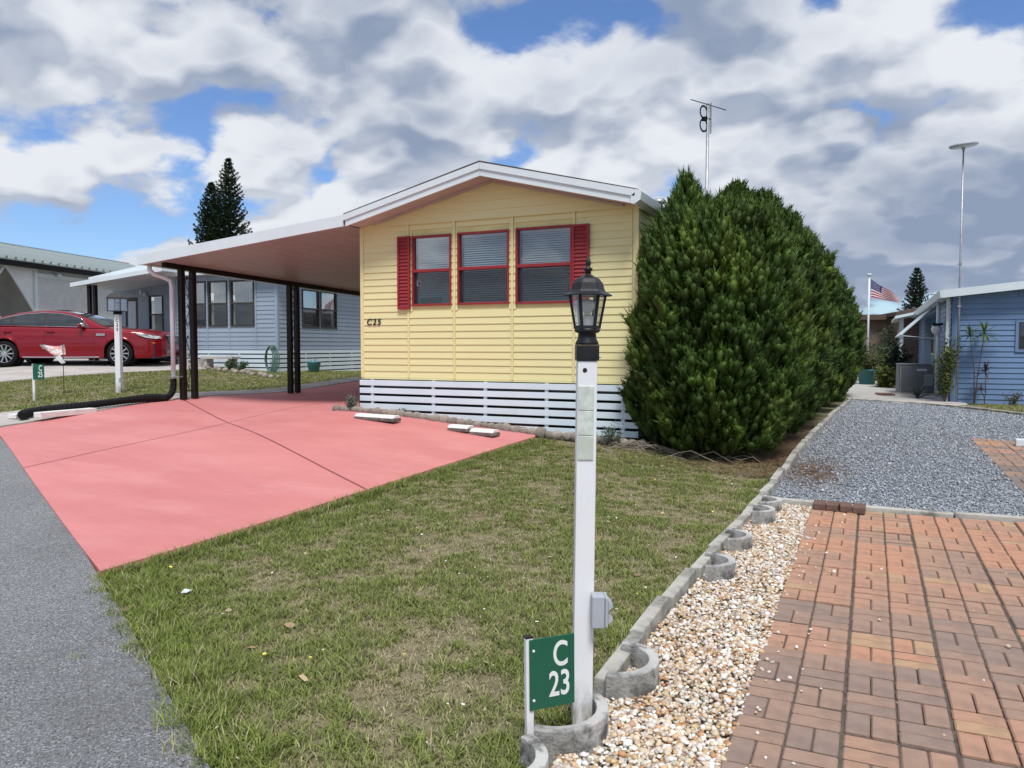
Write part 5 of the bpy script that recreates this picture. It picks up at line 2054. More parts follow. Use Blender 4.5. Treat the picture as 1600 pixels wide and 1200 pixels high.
# ================================================================== GREEN-ROOFED CARPORT HOME, FAR LEFT
gb = empty('green_roof_building', (-27.6, 18.2, 1.25), R(105.4), 'white lattice building with ribbed green metal roof, far left', 'building')
EZ = 4.52 - 1.25
MB().box(-.1, 6.3, .05, .12, -.3, EZ - .05).build('wall', 'lattice_back', gb, **W)
lt = MB()
for k in range(-28, 64):
    for s in (1, -1):
        x0 = k * .105
        a, b = (x0, .03, .2), (x0 + s * 2.6, .03, 2.8)
        # clip to the panel 0..6.2
        (xa, za), (xb, zb_) = (a[0], a[2]), (b[0], b[2])
        lo, hi = 0.05, 6.15
        pts_ = []
        for t in (0.0, 1.0):
            pts_.append((xa + (xb - xa) * t, za + (zb_ - za) * t))
        t0, t1 = 0.0, 1.0
        if xb != xa:
            ta, tb = (lo - xa) / (xb - xa), (hi - xa) / (xb - xa)
            t0, t1 = max(t0, min(ta, tb)), min(t1, max(ta, tb))
        if t1 - t0 > .02:
            lt.bar((xa + (xb - xa) * t0, .035 - .012 * s, za + (zb_ - za) * t0), (xa + (xb - xa) * t1, .035 - .012 * s, za + (zb_ - za) * t1), .035, .008, up=(0, 1, 0))
tag(lt.build('lattice', 'lattice', gb, **W), kind='stuff')
fr = MB().box(-.05, 6.25, -.0, .04, 2.8, 2.95).box(-.05, 6.25, .0, .04, .1, .2).box(-.06, .06, -.01, .1, -.2, EZ).box(6.2, 6.3, -.01, .1, -.2, EZ).box(-.05, 6.25, .0, .04, 1.4, 1.5)
fr.build('panel_frame', 'white_trim', gb, **W)
MB().prism([(-9, -.35, EZ - .02), (-9, -.35, EZ + .03), (-9, 3.0, EZ + .98), (-9, 6.4, EZ + .03), (-9, 6.4, EZ - .02), (-9, 3.0, EZ + .93)], (18.2, 0, 0)).build('roof', 'metal_roof', gb, **W)
rib = mesh_only(MB().bar((0, -.37, EZ + .055), (0, 3.0, EZ + 1.005), .10, .09), 'roof_rib', 'metal_roof')
for k in range(46):
    piece('roof_rib', rib, gb, (-8.9 + k * .4, 0, 0), world=False)
MB().box(-9, 9.2, 2.9, 3.1, EZ + .96, EZ + 1.06).build('ridge_cap', 'metal_roof', gb, **W)
MB().box(-9, 9.2, -.33, -.28, EZ - .22, EZ - .03).build('eave_board', 'black_plastic', gb, **W)
for xx in (-2.6, -5.4, -8.2):
    MB().box(xx - .05, xx + .05, .0, .1, -.6, EZ - .1).build('post', 'white_trim', gb, **W)
for xa, xb in ((-.05, -1.3), (-2.6, -1.3), (-2.6, -3.9), (-5.4, -4.1)):
    MB().bar((xa, .05, 1.5), (xb, .05, EZ - .12), .08, .06, up=(0, 1, 0)).build('brace', 'white_trim', gb, **W)
MB().prism([(-1.4, .06, EZ - .1), (-.05, .06, EZ - .1), (-.05, .06, 1.6)], (0, .03, 0)).build('gusset', 'lattice', gb, **W)
MB().box(-9, 6.1, 4.2, 4.3, 1.5, EZ + .3).build('rear_wall', 'lattice', gb, **W)
MB().box(-3.2, -2.9, 2.9, 2.99, -.4, EZ).build('rear_post', 'white_trim', gb, **W)
MB().lathe([(.001, 0), (.07, .02), (.08, .1), (.05, .2), (.001, .22)], 10, (1.0, -.1, EZ - .42)).build('flood_lamp', 'white_trim', gb, smooth=True, **W)
bh = empty('far_home', (-33, 32, 1.3), R(20), 'pale grey roofed home showing behind the carport fascia', 'house')
MB().box(-6, 6, 0, 8, -.5, 2.8).build('wall', 'cream', bh, **W)
MB().prism([(-6.4, -.4, 2.75), (-6.4, 8.4, 2.75), (-6.4, 4, 4.3)], (12.8, 0, 0)).build('roof', 'grey_concrete', bh, **W)


# ================================================================== CAR
def build_car():
    e = empty('parked_car', (-17.42, 14.05, 0), 0, 'glossy dark red sedan parked on the neighbouring concrete drive', 'car')
    hd = math.atan2(1.38, 2.48)
    e.rotation_euler = (0, 0, hd)
    e.scale = (.96, .97, .95)
    e.location.z = .985 + .032
    WB = 2.868
    RA, RW = .385, .335
    WH = .345

    def top(x):
        return float(np.interp(x, [-4.10, -4.02, -3.85, -3.45, -3.0, -2.4, -1.6, -.9, -.5, 0, .45, .75, .9, .99, 1.04],
                               [.86, 1.05, 1.10, 1.115, 1.09, 1.06, 1.03, 1.01, 1.045, 1.02, .985, .95, .91, .84, .70]))

    def shoulder(x):
        return float(np.interp(x, [-4.1, -3.9, -3.4, -2.4, -.9, -.4, 0, .5, .85, 1.04], [.84, .99, 1.035, 1.02, .985, .975, .955, .915, .84, .68]))

    def wid(x):
        return float(np.interp(x, [-4.12, -4.05, -3.9, -3.5, -2.9, -1.4, -.2, .3, .65, .88, .98, 1.04], [.60, .72, .83, .92, .955, .968, .965, .945, .88, .77, .66, .52]))

    def zbot(x):
        zb = float(np.interp(x, [-4.12, -3.9, -3.5, .4, .8, 1.04], [.40, .32, .22, .20, .21, .26]))
        for ax in (0, -WB):
            d = x - ax
            if abs(d) < RA:
                zb = max(zb, WH + math.sqrt(RA * RA - d * d))
        return zb
    st = sorted(set([round(v, 3) for v in np.concatenate([np.linspace(-4.1, 1.04, 74), np.linspace(-RA, RA, 25), np.linspace(-WB - RA, -WB + RA, 25), [1.0, 1.02, .96, -4.08, -4.05]])]))
    V, F = [], []
    K = 10
    for x in st:
        w, t, sh, zb = wid(x), top(x), shoulder(x), zbot(x)
        arch = zb > .35
        zs_ = [zb, zb + .02, .40, .56, .70, .80, sh - .05, sh, None, None]
        yy = [w - .07, w - .015, w - .002, w, w - .004, w - .022, w - .03, w - .07, (w - .07) * .62, 0.0]
        if arch:
            yy[0], yy[1] = w + .006, w + .008
        zz = []
        m_ = zb
        for i in range(8):
            m_ = max(m_ + (.004 if i else 0), zs_[i])
            zz.append(min(m_, sh + .0))
        zz[7] = max(sh, zz[6] + .001)
        zz += [sh + (t - sh) * .88, t + .012]
        for s in range(K):
            V.append((x, yy[s], zz[s]))
        for s in range(K - 2, -1, -1):
            V.append((x, -yy[s], zz[s]))
    n = 2 * K - 1
    for i in range(len(st) - 1):
        for s in range(n - 1):
            F.append((i * n + s, i * n + s + 1, (i + 1) * n + s + 1, (i + 1) * n + s))
    F.append(tuple(range(n)))
    F.append(tuple((len(st) - 1) * n + s for s in range(n)))
    body = MB().add(V, F).build('body', 'car_paint', e, smooth=True, **W)
    es = body.modifiers.new('edge', 'EDGE_SPLIT')
    es.split_angle = R(42)
    # dark underbody and wheel wells
    MB().box(-3.9, .85, -.80, .80, .20, .62).build('underbody', 'car_dark', e, **W)

    # greenhouse: roof and pillars
    def rz(x):
        return float(np.interp(x, [-3.62, -3.3, -2.95, -2.6, -2.2, -1.8, -1.45, -1.15, -.85, -.55, -.35], [1.10, 1.22, 1.34, 1.425, 1.475, 1.485, 1.455, 1.385, 1.27, 1.12, 1.0]))

    def belt(x):
        return shoulder(x) + .02

    def side_y(x, z):
        """half width of the cabin at height z"""
        w0 = wid(x) - .085
        t = (z - 1.0) / .46
        return w0 - .24 * max(0, t) ** 1.15
    stg = np.linspace(-3.62, -.35, 40)
    V, F = [], []
    for x in stg:
        zr = rz(x)
        zb = min(belt(x), zr - .01)
        ring = []
        for q in range(7):
            z = zb + (zr - .05 - zb) * q / 6 if zr - .05 > zb else zb
            ring.append((x, side_y(x, z), z))
        y6 = ring[-1][1]
        for q, (fy, dz) in enumerate(((.93, .028), (.80, .042), (.5, .05), (0, .055))):
            ring.append((x, y6 * fy, zr - .05 + dz if zr - .05 > zb else zb + dz * .5))
        V += ring + [(a, -b, c) for a, b, c in ring[-2::-1]]
    n = 21
    for i in range(len(stg) - 1):
        for s in range(n - 1):
            F.append((i * n + s, i * n + s + 1, (i + 1) * n + s + 1, (i + 1) * n + s))
    rf = MB().add(V, F).build('roof', 'car_paint', e, smooth=True, **W)

    # side windows as panes just proud of the cabin side; dark frame under them
    def pane(name, poly, m, off, parent, sgn, sub=8):
        """poly = (x, z) outline -> grid on the cabin side"""
        bm_ = bmesh.new()
        f = bm_.faces.new([bm_.verts.new((p[0], 0, p[1])) for p in poly])
        bmesh.ops.triangulate(bm_, faces=[f])
        for k in np.linspace(-3.4, -.4, 22):
            bmesh.ops.bisect_plane(bm_, geom=list(bm_.verts) + list(bm_.edges) + list(bm_.faces), dist=1e-5, plane_co=(k, 0, 0), plane_no=(1, 0, 0))
        for k in np.linspace(.98, 1.45, 7):
            bmesh.ops.bisect_plane(bm_, geom=list(bm_.verts) + list(bm_.edges) + list(bm_.faces), dist=1e-5, plane_co=(0, 0, k), plane_no=(0, 0, 1))
        for v in bm_.verts:
            v.co.y = sgn * (side_y(v.co.x, v.co.z) + off)
        bmesh.ops.recalc_face_normals(bm_, faces=bm_.faces)
        me = bpy.data.meshes.new(name)
        bm_.to_mesh(me)
        bm_.free()
        return link(name, me, m, parent, **W)

    def up(x, d=.075):
        return rz(x) - d
    ALL = [(-3.22, 1.075), (-.78, 1.03), (-1.0, up(-1.0)), (-1.3, up(-1.3)), (-1.6, up(-1.6)), (-2.0, up(-2.0)), (-2.4, up(-2.4)), (-2.75, up(-2.75)), (-3.0, up(-3.0)), (-3.15, up(-3.15, .085))]
    W1 = [(-1.80, 1.055), (-.83, 1.045), (-1.0, up(-1.0, .095)), (-1.3, up(-1.3, .09)), (-1.55, up(-1.55, .09)), (-1.78, up(-1.78, .09))]
    W2 = [(-2.72, 1.075), (-1.92, 1.06), (-1.90, up(-1.9, .09)), (-2.2, up(-2.2, .09)), (-2.5, up(-2.5, .09)), (-2.69, up(-2.69, .09))]
    W3 = [(-3.16, 1.09), (-2.77, 1.08), (-2.74, up(-2.74, .09)), (-2.95, up(-2.95, .095)), (-3.08, up(-3.08, .1))]
    for sg in (-1, 1):
        fr_ = pane('window_frame', ALL, 'car_dark', .004, rf, sg)
        for w_ in (W1, W2, W3):
            pane('side_window', w_, 'car_side_glass', .009, rf, sg)
        trim = [Vector((p[0], sg * (side_y(p[0], p[1]) + .008), p[1])) for p in ALL]
        MB().tube(trim + [trim[0]], .009, 5).build('window_trim', 'chrome', rf, smooth=True, **W)
        # door mirror
        mr = MB().lathe([(.001, -.10), (.045, -.09), (.062, -.03), (.06, .04), (.04, .085), (.001, .095)], 12).build('mirror', 'car_paint', e, smooth=True, **W)
        mr.location = (-.93, sg * 1.0, 1.065)
        mr.rotation_euler = (R(90), 0, R(8) * sg)
        mr.scale = (.9, .9, 1.15)
        mc = MB().lathe([(.001, -.095), (.047, -.085), (.064, -.02), (.0645, .0), (.001, .001)], 12).build('mirror_cap', 'chrome', mr, smooth=True, **W)
        mc.rotation_euler = (0, R(-90), 0)
        mc.scale = (.55, 1.0, 1.0)
        mc.location = (0, .02, 0)
        # door handles, seams, rocker trim, fender vent, head and tail lamps
        for hx in (-1.72, -2.78):
            yv = sg * (wid(hx) - .012)
            MB().box(hx - .10, hx + .10, min(yv, yv + sg * .03), max(yv, yv + sg * .03), .892, .918).build('door_handle', 'car_paint', e, bevel=.006, **W)
        for sx in (-.62, -1.86, -2.86):
            pts_ = []
            for q in range(10):
                z = .30 + (.95 - .30) * q / 9
                xx = sx + (.10 * max(0, (z - .5)) if sx < -2.5 else 0)
                if sx < -2.5 and math.hypot(xx + WB, z - WH) < RA + .02:
                    continue
                yb = np.interp(z, [.22, .40, .56, .70, .80, shoulder(sx) - .05], [wid(sx) - .02, wid(sx) - .002, wid(sx), wid(sx) - .004, wid(sx) - .022, wid(sx) - .03])
                pts_.append((xx, sg * (float(yb) + .0008), z))
            MB().tube(pts_, .004, 4).build('door_seam', 'car_dark', e, **W)
        MB().tube([(-.5, sg * (wid(-.5) - .01), .245), (-1.5, sg * (wid(-1.5) - .006), .24), (-2.4, sg * (wid(-2.4) - .006), .245)], .014, 6).build('rocker_trim', 'chrome', e, **W)
        vt = MB().box(-.56, -.34, min(sg * .955, sg * .975), max(sg * .955, sg * .975), .80, .86).build('fender_vent', 'chrome', e, bevel=.01, **W)
        # lamps follow the fender: sample the body side outline
        hl = []
        for x_, z_, d_ in ((.40, .865, .0), (.62, .85, 0), (.80, .825, 0), (.93, .79, 0), (.955, .735, 0), (.84, .72, 0), (.64, .755, 0), (.46, .82, 0)):
            hl.append((x_ + .006, sg * (wid(x_) + .004), z_))
        MB().prism(hl, (.02, sg * .006, 0)).build('headlight', 'headlamp', e, **W)
        tl = [(x_, sg * (wid(x_) + .004), z_) for x_, z_ in ((-3.62, .93), (-3.85, .95), (-4.0, .93), (-4.04, .80), (-3.85, .80))]
        MB().prism(tl, (-.02, sg * .006, 0)).build('tail_light', 'flag_red', e, **W)
        MB().box(.80, .86, min(sg * .80, sg * .835), max(sg * .80, sg * .835), .60, .625).build('side_marker', 'amber', e, **W)
    # windscreen and rear glass
    for nm, xa, xb in (('windscreen', -.47, -1.36), ('rear_window', -3.5, -2.72)):
        V, F = [], []
        for i in range(9):
            x = xa + (xb - xa) * i / 8
            zr = rz(x)
            y6 = side_y(x, zr - .05) - .075
            for q in range(9):
                fy = -1 + 2 * q / 8
                zc = zr - .05 + .055 - .02 * abs(fy) ** 3
                V.append((x + (.004 if nm == 'windscreen' else -.004), y6 * fy, zc + .008))
        for i in range(8):
            for q in range(8):
                F.append((i * 9 + q, i * 9 + q + 1, (i + 1) * 9 + q + 1, (i + 1) * 9 + q))
        MB().add(V, F).build(nm, 'car_screen_glass', rf, smooth=True, **W)
    MB().box(-2.05, -1.5, -.42, .42, 1.492, 1.497).build('sunroof', 'car_side_glass', rf, **W)
    # front: grille with chrome bars, lower intake, plate-free bumper
    gx = 1.03
    g = MB().prism([(gx - .05, -.46, .81), (gx - .05, .46, .81), (gx + .005, .42, .62), (gx + .005, -.42, .62)], (.03, 0, -.01)).build('grille', 'car_dark', e, **W)
    for z in (.64, .685, .73, .775):
        MB().bar((gx + .025, -.42, z), (gx + .025, .42, z), .022, .014).build('grille_bar', 'chrome', g, **W)
    MB().bar((gx + .0, -.47, .815), (gx + .0, .47, .815), .03, .02).build('grille_bar', 'chrome', g, **W)
    o = MB().lathe([(.001, 0), (.07, .0), (.06, .012), (.001, .016)], 16).build('badge', 'chrome', g, **W)
    o.location, o.rotation_euler, o.scale = (gx + .035, 0, .70), (R(90), 0, R(90)), (1, .5, 1)
    MB().prism([(.985, -.62, .44), (.985, .62, .44), (.985, .56, .30), (.985, -.56, .30)], (.05, 0, 0)).build('lower_intake', 'car_dark', e, **W)
    # wheels
    wt = MB().lathe([(.235, -.105), (.30, -.112), (.328, -.085), (.335, -.05), (.335, .05), (.328, .085), (.30, .112), (.235, .105)], 36, cap=False)
    tyre_me = mesh_only(wt, 'tyre', 'tyre', smooth=True)
    rm = MB()
    rm.lathe([(.238, .02), (.25, .09), (.244, .098), (.228, .09), (.222, .02), (.05, .0), (.001, .0)], 36, cap=False)
    rim_me = mesh_only(rm, 'rim', 'car_dark', smooth=True)
    sp = MB()
    for k in range(10):
        a = 2 * math.pi * k / 10
        c, s_ = math.cos(a), math.sin(a)
        sp.bar((.03 * c, .03 * s_, .082), (.236 * c, .236 * s_, .086), .034, .03, up=(0, 0, 1))
    sp.lathe([(.001, .06), (.05, .06), (.05, .098), (.03, .106), (.001, .107)], 18)
    sp.lathe([(.226, .07), (.25, .07), (.252, .098), (.240, .104), (.226, .098)], 36, cap=False)
    spoke_me = mesh_only(sp, 'spokes', 'rim')
    for ax in (0, -WB):
        for sg in (-1, 1):
            wh = empty('wheel', (0, 0, 0))
            wh.parent = e
            wh.location = (ax, sg * .835, .335)
            wh.rotation_euler = (R(-90) if sg > 0 else R(90), 0, 0)
            piece('tyre', tyre_me, wh, (0, 0, 0), world=False)
            piece('rim', rim_me, wh, (0, 0, 0), world=False)
            piece('spokes', spoke_me, wh, (0, 0, 0), world=False)
            o = MB().tube([(0, 0, -.02), (0, 0, .12), (0, 0, .25)], RA - .012, 28, cap=False).build('wheel_well', 'car_dark', e, **W)
            o.location = (ax, sg * .62, WH)
            o.rotation_euler = (R(-90) if sg > 0 else R(90), 0, 0)
    return e


mat('car_side_glass', (.03, .036, .037), (.012, .014, .015), scale=3.0, rough=.06, coat=1.0, spec=.8)
mat('car_screen_glass', (.16, .19, .20), (.10, .12, .13), scale=2.0, rough=.05, coat=1.0, spec=1.0)
build_car()
# ================================================================== FAR LAWN FURNITURE
x, y = -13.07, 10.19
fl = empty('garden_lamp_post', (x, y, h1(x, y)), R(22), 'slim white lamp post with square lantern in the far lawn', 'lamp post')
MB().box(-.05, .05, -.05, .05, -.05, 1.50).build('post', 'white_post', fl, bevel=.004, **W)
MB().box(-.055, .055, -.055, .055, 1.5005, 1.56).build('collar', 'black_plastic', fl, **W)
f = MB()
for a in (-1, 1):
    for b in (-1, 1):
        f.box(a * .125 - .008, a * .125 + .008, b * .125 - .008, b * .125 + .008, 1.565, 1.80)
f.box(-.135, .135, -.135, .135, 1.56, 1.572).box(-.14, .14, -.14, .14, 1.80, 1.815)
f.build('lantern_frame', 'bronze', fl, **W)
MB().prism([(-.14, -.14, 1.816), (.14, -.14, 1.816), (.07, -.07, 1.90), (-.07, -.07, 1.90)], (0, .001, 0)).add(
    [(-.15, -.15, 1.816), (.15, -.15, 1.816), (.15, .15, 1.816), (-.15, .15, 1.816), (-.08, -.08, 1.91), (.08, -.08, 1.91), (.08, .08, 1.91), (-.08, .08, 1.91)],
    [(0, 1, 5, 4), (1, 2, 6, 5), (2, 3, 7, 6), (3, 0, 4, 7), (4, 5, 6, 7), (3, 2, 1, 0)]).build('hat', 'bronze', fl, **W)
for a in (-1, 1):
    MB().box(a * .125 - .002, a * .125 + .002, -.115, .115, 1.573, 1.799).build('lantern_pane', 'lantern_glass', fl, **W)
    MB().box(-.115, .115, a * .125 - .002, a * .125 + .002, 1.573, 1.799).build('lantern_pane', 'lantern_glass', fl, **W)
MB().lathe([(.02, 1.575), (.022, 1.62), (.04, 1.67), (.042, 1.70), (.02, 1.74), (.001, 1.745)], 12).build('light_bulb', 'bulb', fl, smooth=True, **W)
for k, ch in enumerate('C25'):
    text('lettering', ch, .085, 'number_black', fl, (.012, -.0515, 1.385 - k * .085), (R(90), R(90) * 0, 0), extrude=.001, offset=.002, world=False)
MB().box(.02, .05, -.06, -.051, .22, .29).build('outlet', 'grey_plastic', fl, **W)

x, y = -13.58, 9.42
gf2 = empty('garden_flag', (x, y, h1(x, y)), R(25), 'small pink and white cloth flag drooping from a thin stake', 'garden flag')
MB().tube([(0, 0, -.05), (0, 0, .98)], .006, 6).build('stake', 'brown_metal', gf2, **W)
V, F = [], []
for i in range(15):
    for j in range(6):
        u, v = i / 14, j / 5
        xx = .02 - .44 * u
        zz = .96 - .05 * u - .03 * math.sin(u * 5) - v * (.20 - .13 * u)
        V.append((xx, .05 * math.sin(u * 6 + v * 2), zz))
for i in range(14):
    for j in range(5):
        F.append((i * 6 + j, i * 6 + j + 1, (i + 1) * 6 + j + 1, (i + 1) * 6 + j))
MB().add(V, F).build('cloth', 'cloth_pink', gf2, smooth=True, **W)
V, F = [], []
for i in range(8):
    for j in range(4):
        u, v = i / 7, j / 3
        V.append((-.16 + .24 * u - .13 * v + .05 * v * u, -.03 + .03 * math.sin(u * 5), .87 - .26 * u - .02 * v))
for i in range(7):
    for j in range(3):
        F.append((i * 4 + j, i * 4 + j + 1, (i + 1) * 4 + j + 1, (i + 1) * 4 + j))
MB().add(V, F).build('tail', 'flag_white', gf2, smooth=True, **W)

# ================================================================== ANTENNAS
an = empty('antenna_mast', (-2.3, 11.9, h1(-2.3, 11.9)), R(25), 'grey pole carrying a double loop antenna above the hedge', 'antenna')
zb = h1(-2.3, 11.9)
AT = 5.13 - zb
MB().tube([(0, 0, 0), (0, 0, AT)], .021, 10).build('mast', 'galvanized', an, smooth=True, **W)


def ring(c, r, w, n=28):
    V, F = [], []
    for k in range(n):
        a = 2 * math.pi * k / n
        for rr, d in ((r - w, -.006), (r, -.006), (r, .006), (r - w, .006)):
            V.append((c[0] + rr * math.cos(a) * .72, c[1] + d + rr * math.cos(a) * .55, c[2] + rr * math.sin(a)))
    for k in range(n):
        for s in range(4):
            F.append((k * 4 + s, k * 4 + (s + 1) % 4, ((k + 1) % n) * 4 + (s + 1) % 4, ((k + 1) % n) * 4 + s))
    return MB().add(V, F)


for zc in (AT - .12, AT - .315):
    ring((-.075, -.06, zc), .103, .028).build('loop', 'black_plastic', an, **W)
MB().lathe([(.001, -.03), (.04, -.025), (.045, .025), (.001, .03)], 12, (-.06, -.05, AT - .218)).build('hub', 'black_plastic', an, **W)
MB().bar((-.06, -.05, AT - .2), (.04, .02, AT - .2), .02).build('arm', 'black_plastic', an, **W)
MB().tube([(-.26, 0, AT + .085), (.0, 0, AT + .01), (.28, 0, AT - .075)], .0065, 6).build('dipole', 'black_plastic', an, **W)
MB().bar((0, 0, AT - .06), (.0, 0, AT + .02), .035).build('clamp', 'black_plastic', an, **W)
gr = MB()
for k in range(7):
    gr.tube([(.045 + .0 * k, .05 - .1 * k / 6, AT - .42), (.045, .05 - .1 * k / 6, AT + .03)], .0018, 4)
for k in range(9):
    gr.tube([(.045, -.05, AT - .42 + k * .056), (.045, .05, AT - .42 + k * .056)], .0018, 4)
gr.build('reflector_grid', 'galvanized', an, **W)

ms = empty('disc_antenna_mast', (1.87, 21.05, h1(1.87, 21.05)), 0, 'tall thin mast with flat white disc antenna on the blue home', 'antenna')
zb = h1(1.87, 21.05)
MB().tube([(0, 0, 0), (0, 0, 2.9), (-.0, 0, 6.12 - zb)], [.026, .026, .018], 10).build('mast', 'galvanized', ms, smooth=True, **W)
d_ = MB().lathe([(.001, -.035), (.16, -.032), (.27, -.02), (.305, .01), (.30, .045), (.24, .07), (.12, .082), (.001, .085)], 28).build('disc', 'grey_plastic', ms, smooth=True, **W)
d_.location = (0, 0, 6.2 - zb)
d_.rotation_euler = (R(5), R(-4), 0)
MB().lathe([(.03, 6.10), (.04, 6.14), (.05, 6.17)], 10, (0, 0, -zb)).build('bracket', 'galvanized', ms, **W)
for z in (1.0, 2.3, 3.3):
    MB().box(-.04, .04, -.03, .24, z, z + .03).build('bracket', 'galvanized', ms, **W)

# ================================================================== BLUE HOME
BZ = .05
bl = empty('blue_mobile_home', (1.75, 21.3, BZ), 0, 'bright blue sided mobile home with white eaves at the right', 'house')
BW = [(1.36, 2.3, 1.44 - BZ, 2.07 - BZ)]
be = 2.68 - BZ
bw_ = wall_open(bl, 'front_wall', 'blue_trim', 0, 0, 11, .05, be, BW)
boards(bw_, 'blue_siding', 0, .16, 8.0, .08, be, .1265, BW, 0, d=.022)
MB().prism([(.02, -.0, be + .0), (11, 0, be), (11, 0, be + .45), (5.3, 0, be + .52), (.02, 0, be + .02)], (0, .08, 0)).build('gable_wall', 'blue_trim', bl, **W)
boards(bw_, 'blue_siding', 0, 1.35, 8.0, be + .002, be + .13, .1265, [], 0, d=.022)
MB().box(.0, .15, -.03, .05, .05, be + .02).build('corner_trim', 'blue_trim', bl, **W)
far_window(bl, 0, *BW[0], 0)
MB().box(1.30, 1.36, -.045, -.0, 1.38 - BZ, 2.13 - BZ).box(2.3, 2.36, -.045, .0, 1.38 - BZ, 2.13 - BZ).box(1.36, 2.3, -.045, 0, 2.07 - BZ, 2.13 - BZ).box(1.36, 2.3, -.045, 0, 1.38 - BZ, 1.44 - BZ).build('window_trim', 'blue_trim', bl, **W)
BSW = [(7.2, 8.3, 1.25, 2.25)]
bs_ = MB().box(0, .08, .081, 16, .0, be).build('side_wall', 'blue_trim', bl, **W)
z = .08
while z < be - .02:
    o = lap_board(15.8, .1295, .022).build('siding_board', 'blue_siding', bs_, **W)
    o.matrix_parent_inverse = Matrix()
    o.location = (-.001, 8.0, z)
    o.rotation_euler = (0, 0, R(-90))
    z += .1265
sw = MB().box(-.05, .0, 5.0, 6.1, 1.2, 2.15).build('window', 'white_trim', bl, **W)
MB().box(-.058, -.052, 5.08, 5.53, 1.27, 2.08).build('pane', 'car_side_glass', sw, **W)
MB().box(-.058, -.052, 5.57, 6.02, 1.27, 2.08).build('pane', 'car_side_glass', sw, **W)
dd = MB().box(-.04, .0, .55, 1.35, .35, 2.3).build('door', 'bronze', bl, **W)
MB().box(-.048, -.041, .65, 1.25, 1.2, 2.2).build('door_pane', 'car_side_glass', dd, **W)
# roof with thick white eave boards
MB().prism([(-.24, -.32, be + .02), (5.3, -.32, be + .56), (11, -.32, be + .0), (11, -.32, be + .05), (5.3, -.32, be + .68), (-.24, -.32, be + .14)], (0, 16.6, 0)).build('roof', 'white_trim', bl, **W)
MB().prism([(-.26, -.345, be - .015), (5.3, -.345, be + .52), (5.3, -.345, be + .71), (-.26, -.345, be + .165)], (0, .024, 0)).build('fascia', 'white_trim', bl, **W)
MB().prism([(-.28, -.34, be - .01), (-.14, -.34, be - .01), (-.14, -.34, be + .15), (-.30, -.34, be + .165)], (0, 16.6, 0)).build('gutter', 'white_trim', bl, **W)
MB().box(-.12, -.05, .02, .10, .05, be).build('corner_post', 'white_trim', bl, **W)
MB().tube([(-.16, 1.9, .05), (-.16, 1.9, be)], .05, 10).build('downspout', 'white_trim', bl, smooth=True, **W)
lmp = MB().lathe([(.001, 0), (.09, .03), (.13, .12), (.11, .2), (.06, .25), (.001, .25)], 14, (-.20, 1.85, 1.78)).build('globe_lamp', 'sign_white', bl, smooth=True, **W)
MB().box(-.3, -.05, 1.74, 1.98, 2.02, 2.07).build('lamp_bracket', 'black_plastic', bl, **W)
MB().lathe([(.001, 0), (.05, 0), (.05, .08), (.2, .1), (.2, .14), (.001, .16)], 14, (-.1, 3.0, be + .16)).build('roof_vent', 'white_trim', bl, smooth=True, **W)
# awning over the side windows on white struts
MB().prism([(-.2, 4.6, be - .12), (-.95, 4.6, be - .85), (-.95, 4.6, be - .80), (-.2, 4.6, be - .07)], (0, 6.0, 0)).build('awning', 'white_trim', bl, **W)
for v in (4.65, 10.5):
    MB().bar((-.05, v, 1.7), (-.92, v, be - .84), .022).build('awning_strut', 'white_trim', bl, **W)
for v in (11.5, 13.2):
    MB().box(-.75, -.65, v - .05, v + .05, .1, be - .05).build('porch_post', 'white_trim', bl, **W)
MB().prism([(-.95, 11.0, be - .12), (.1, 11.0, be + .1), (.1, 11.0, be + .2), (-.95, 11.0, be - .02)], (0, 6, 0)).build('porch_roof', 'white_trim', bl, **W)
MB().box(-.7, .0, 14.0, 14.1, .1, be).build('porch_wall', 'brown_siding', bl, **W)

# ---- beside it
ac = empty('air_conditioner', (1.12, 24.6, h1(1.12, 24.6)), R(4), 'grey box air conditioner unit beside the blue home', 'air conditioner')
MB().box(-.45, .5, -.5, .5, -.03, .05).build('base_pad', 'grey_concrete', ac, **W)
MB().box(-.42, .48, -.42, .45, .051, .82).build('cabinet', 'ac_grey', ac, bevel=.015, **W)
MB().box(-.43, .49, -.43, .46, .8205, .86).build('lid', 'ac_grey', ac, bevel=.01, **W)
MB().box(.02, .27, -.432, -.422, .66, .72).build('maker_plate', 'paper', ac, **W)
MB().box(.20, .42, -.435, -.4225, .25, .58).build('access_panel', 'grey_metal', ac, **W)
MB().box(-.40, -.37, -.436, -.4205, .06, .8).build('corner_rail', 'grey_metal', ac, **W)
MB().box(.42, .47, -.6, -.44, .45, .75).build('disconnect_box', 'grey_metal', ac, **W)
rosette('agave', (1.12, 22.7, h1(1.12, 22.7)), 0, .55, 24, 'leaf_grey', 'spiky grey green agave before the air conditioner', 9, wid=.06)
st1 = MB().lathe([(.001, 0), (.52, 0), (.53, .03), (.50, .05), (.001, .052)], 22).build('stepping_slab', 'grey_concrete')
st1.location = (.80, 20.75, h1(.80, 20.75) + .0)
tag(st1, 'round pale stepping slab, left one at the edge of the gravel', 'slab')
st2 = MB().lathe([(.001, 0), (.50, 0), (.51, .03), (.48, .05), (.001, .052)], 22).build('stepping_slab', 'grey_concrete')
st2.location = (1.55, 20.62, h1(1.55, 20.62))
tag(st2, 'round pale stepping slab, right one below the white corner post', 'slab')
ge = empty('gravel_edging', (2.5, 18.6, h1(2.5, 18.6)), label='pale concrete edging along the far side of the gravel', cat='edging')
P_ = [(-.35, 20.85), (.4, 20.45), (1.1, 20.1), (1.9, 19.3), (2.35, 18.6), (2.85, 17.75), (3.6, 17.4), (4.6, 17.15)]
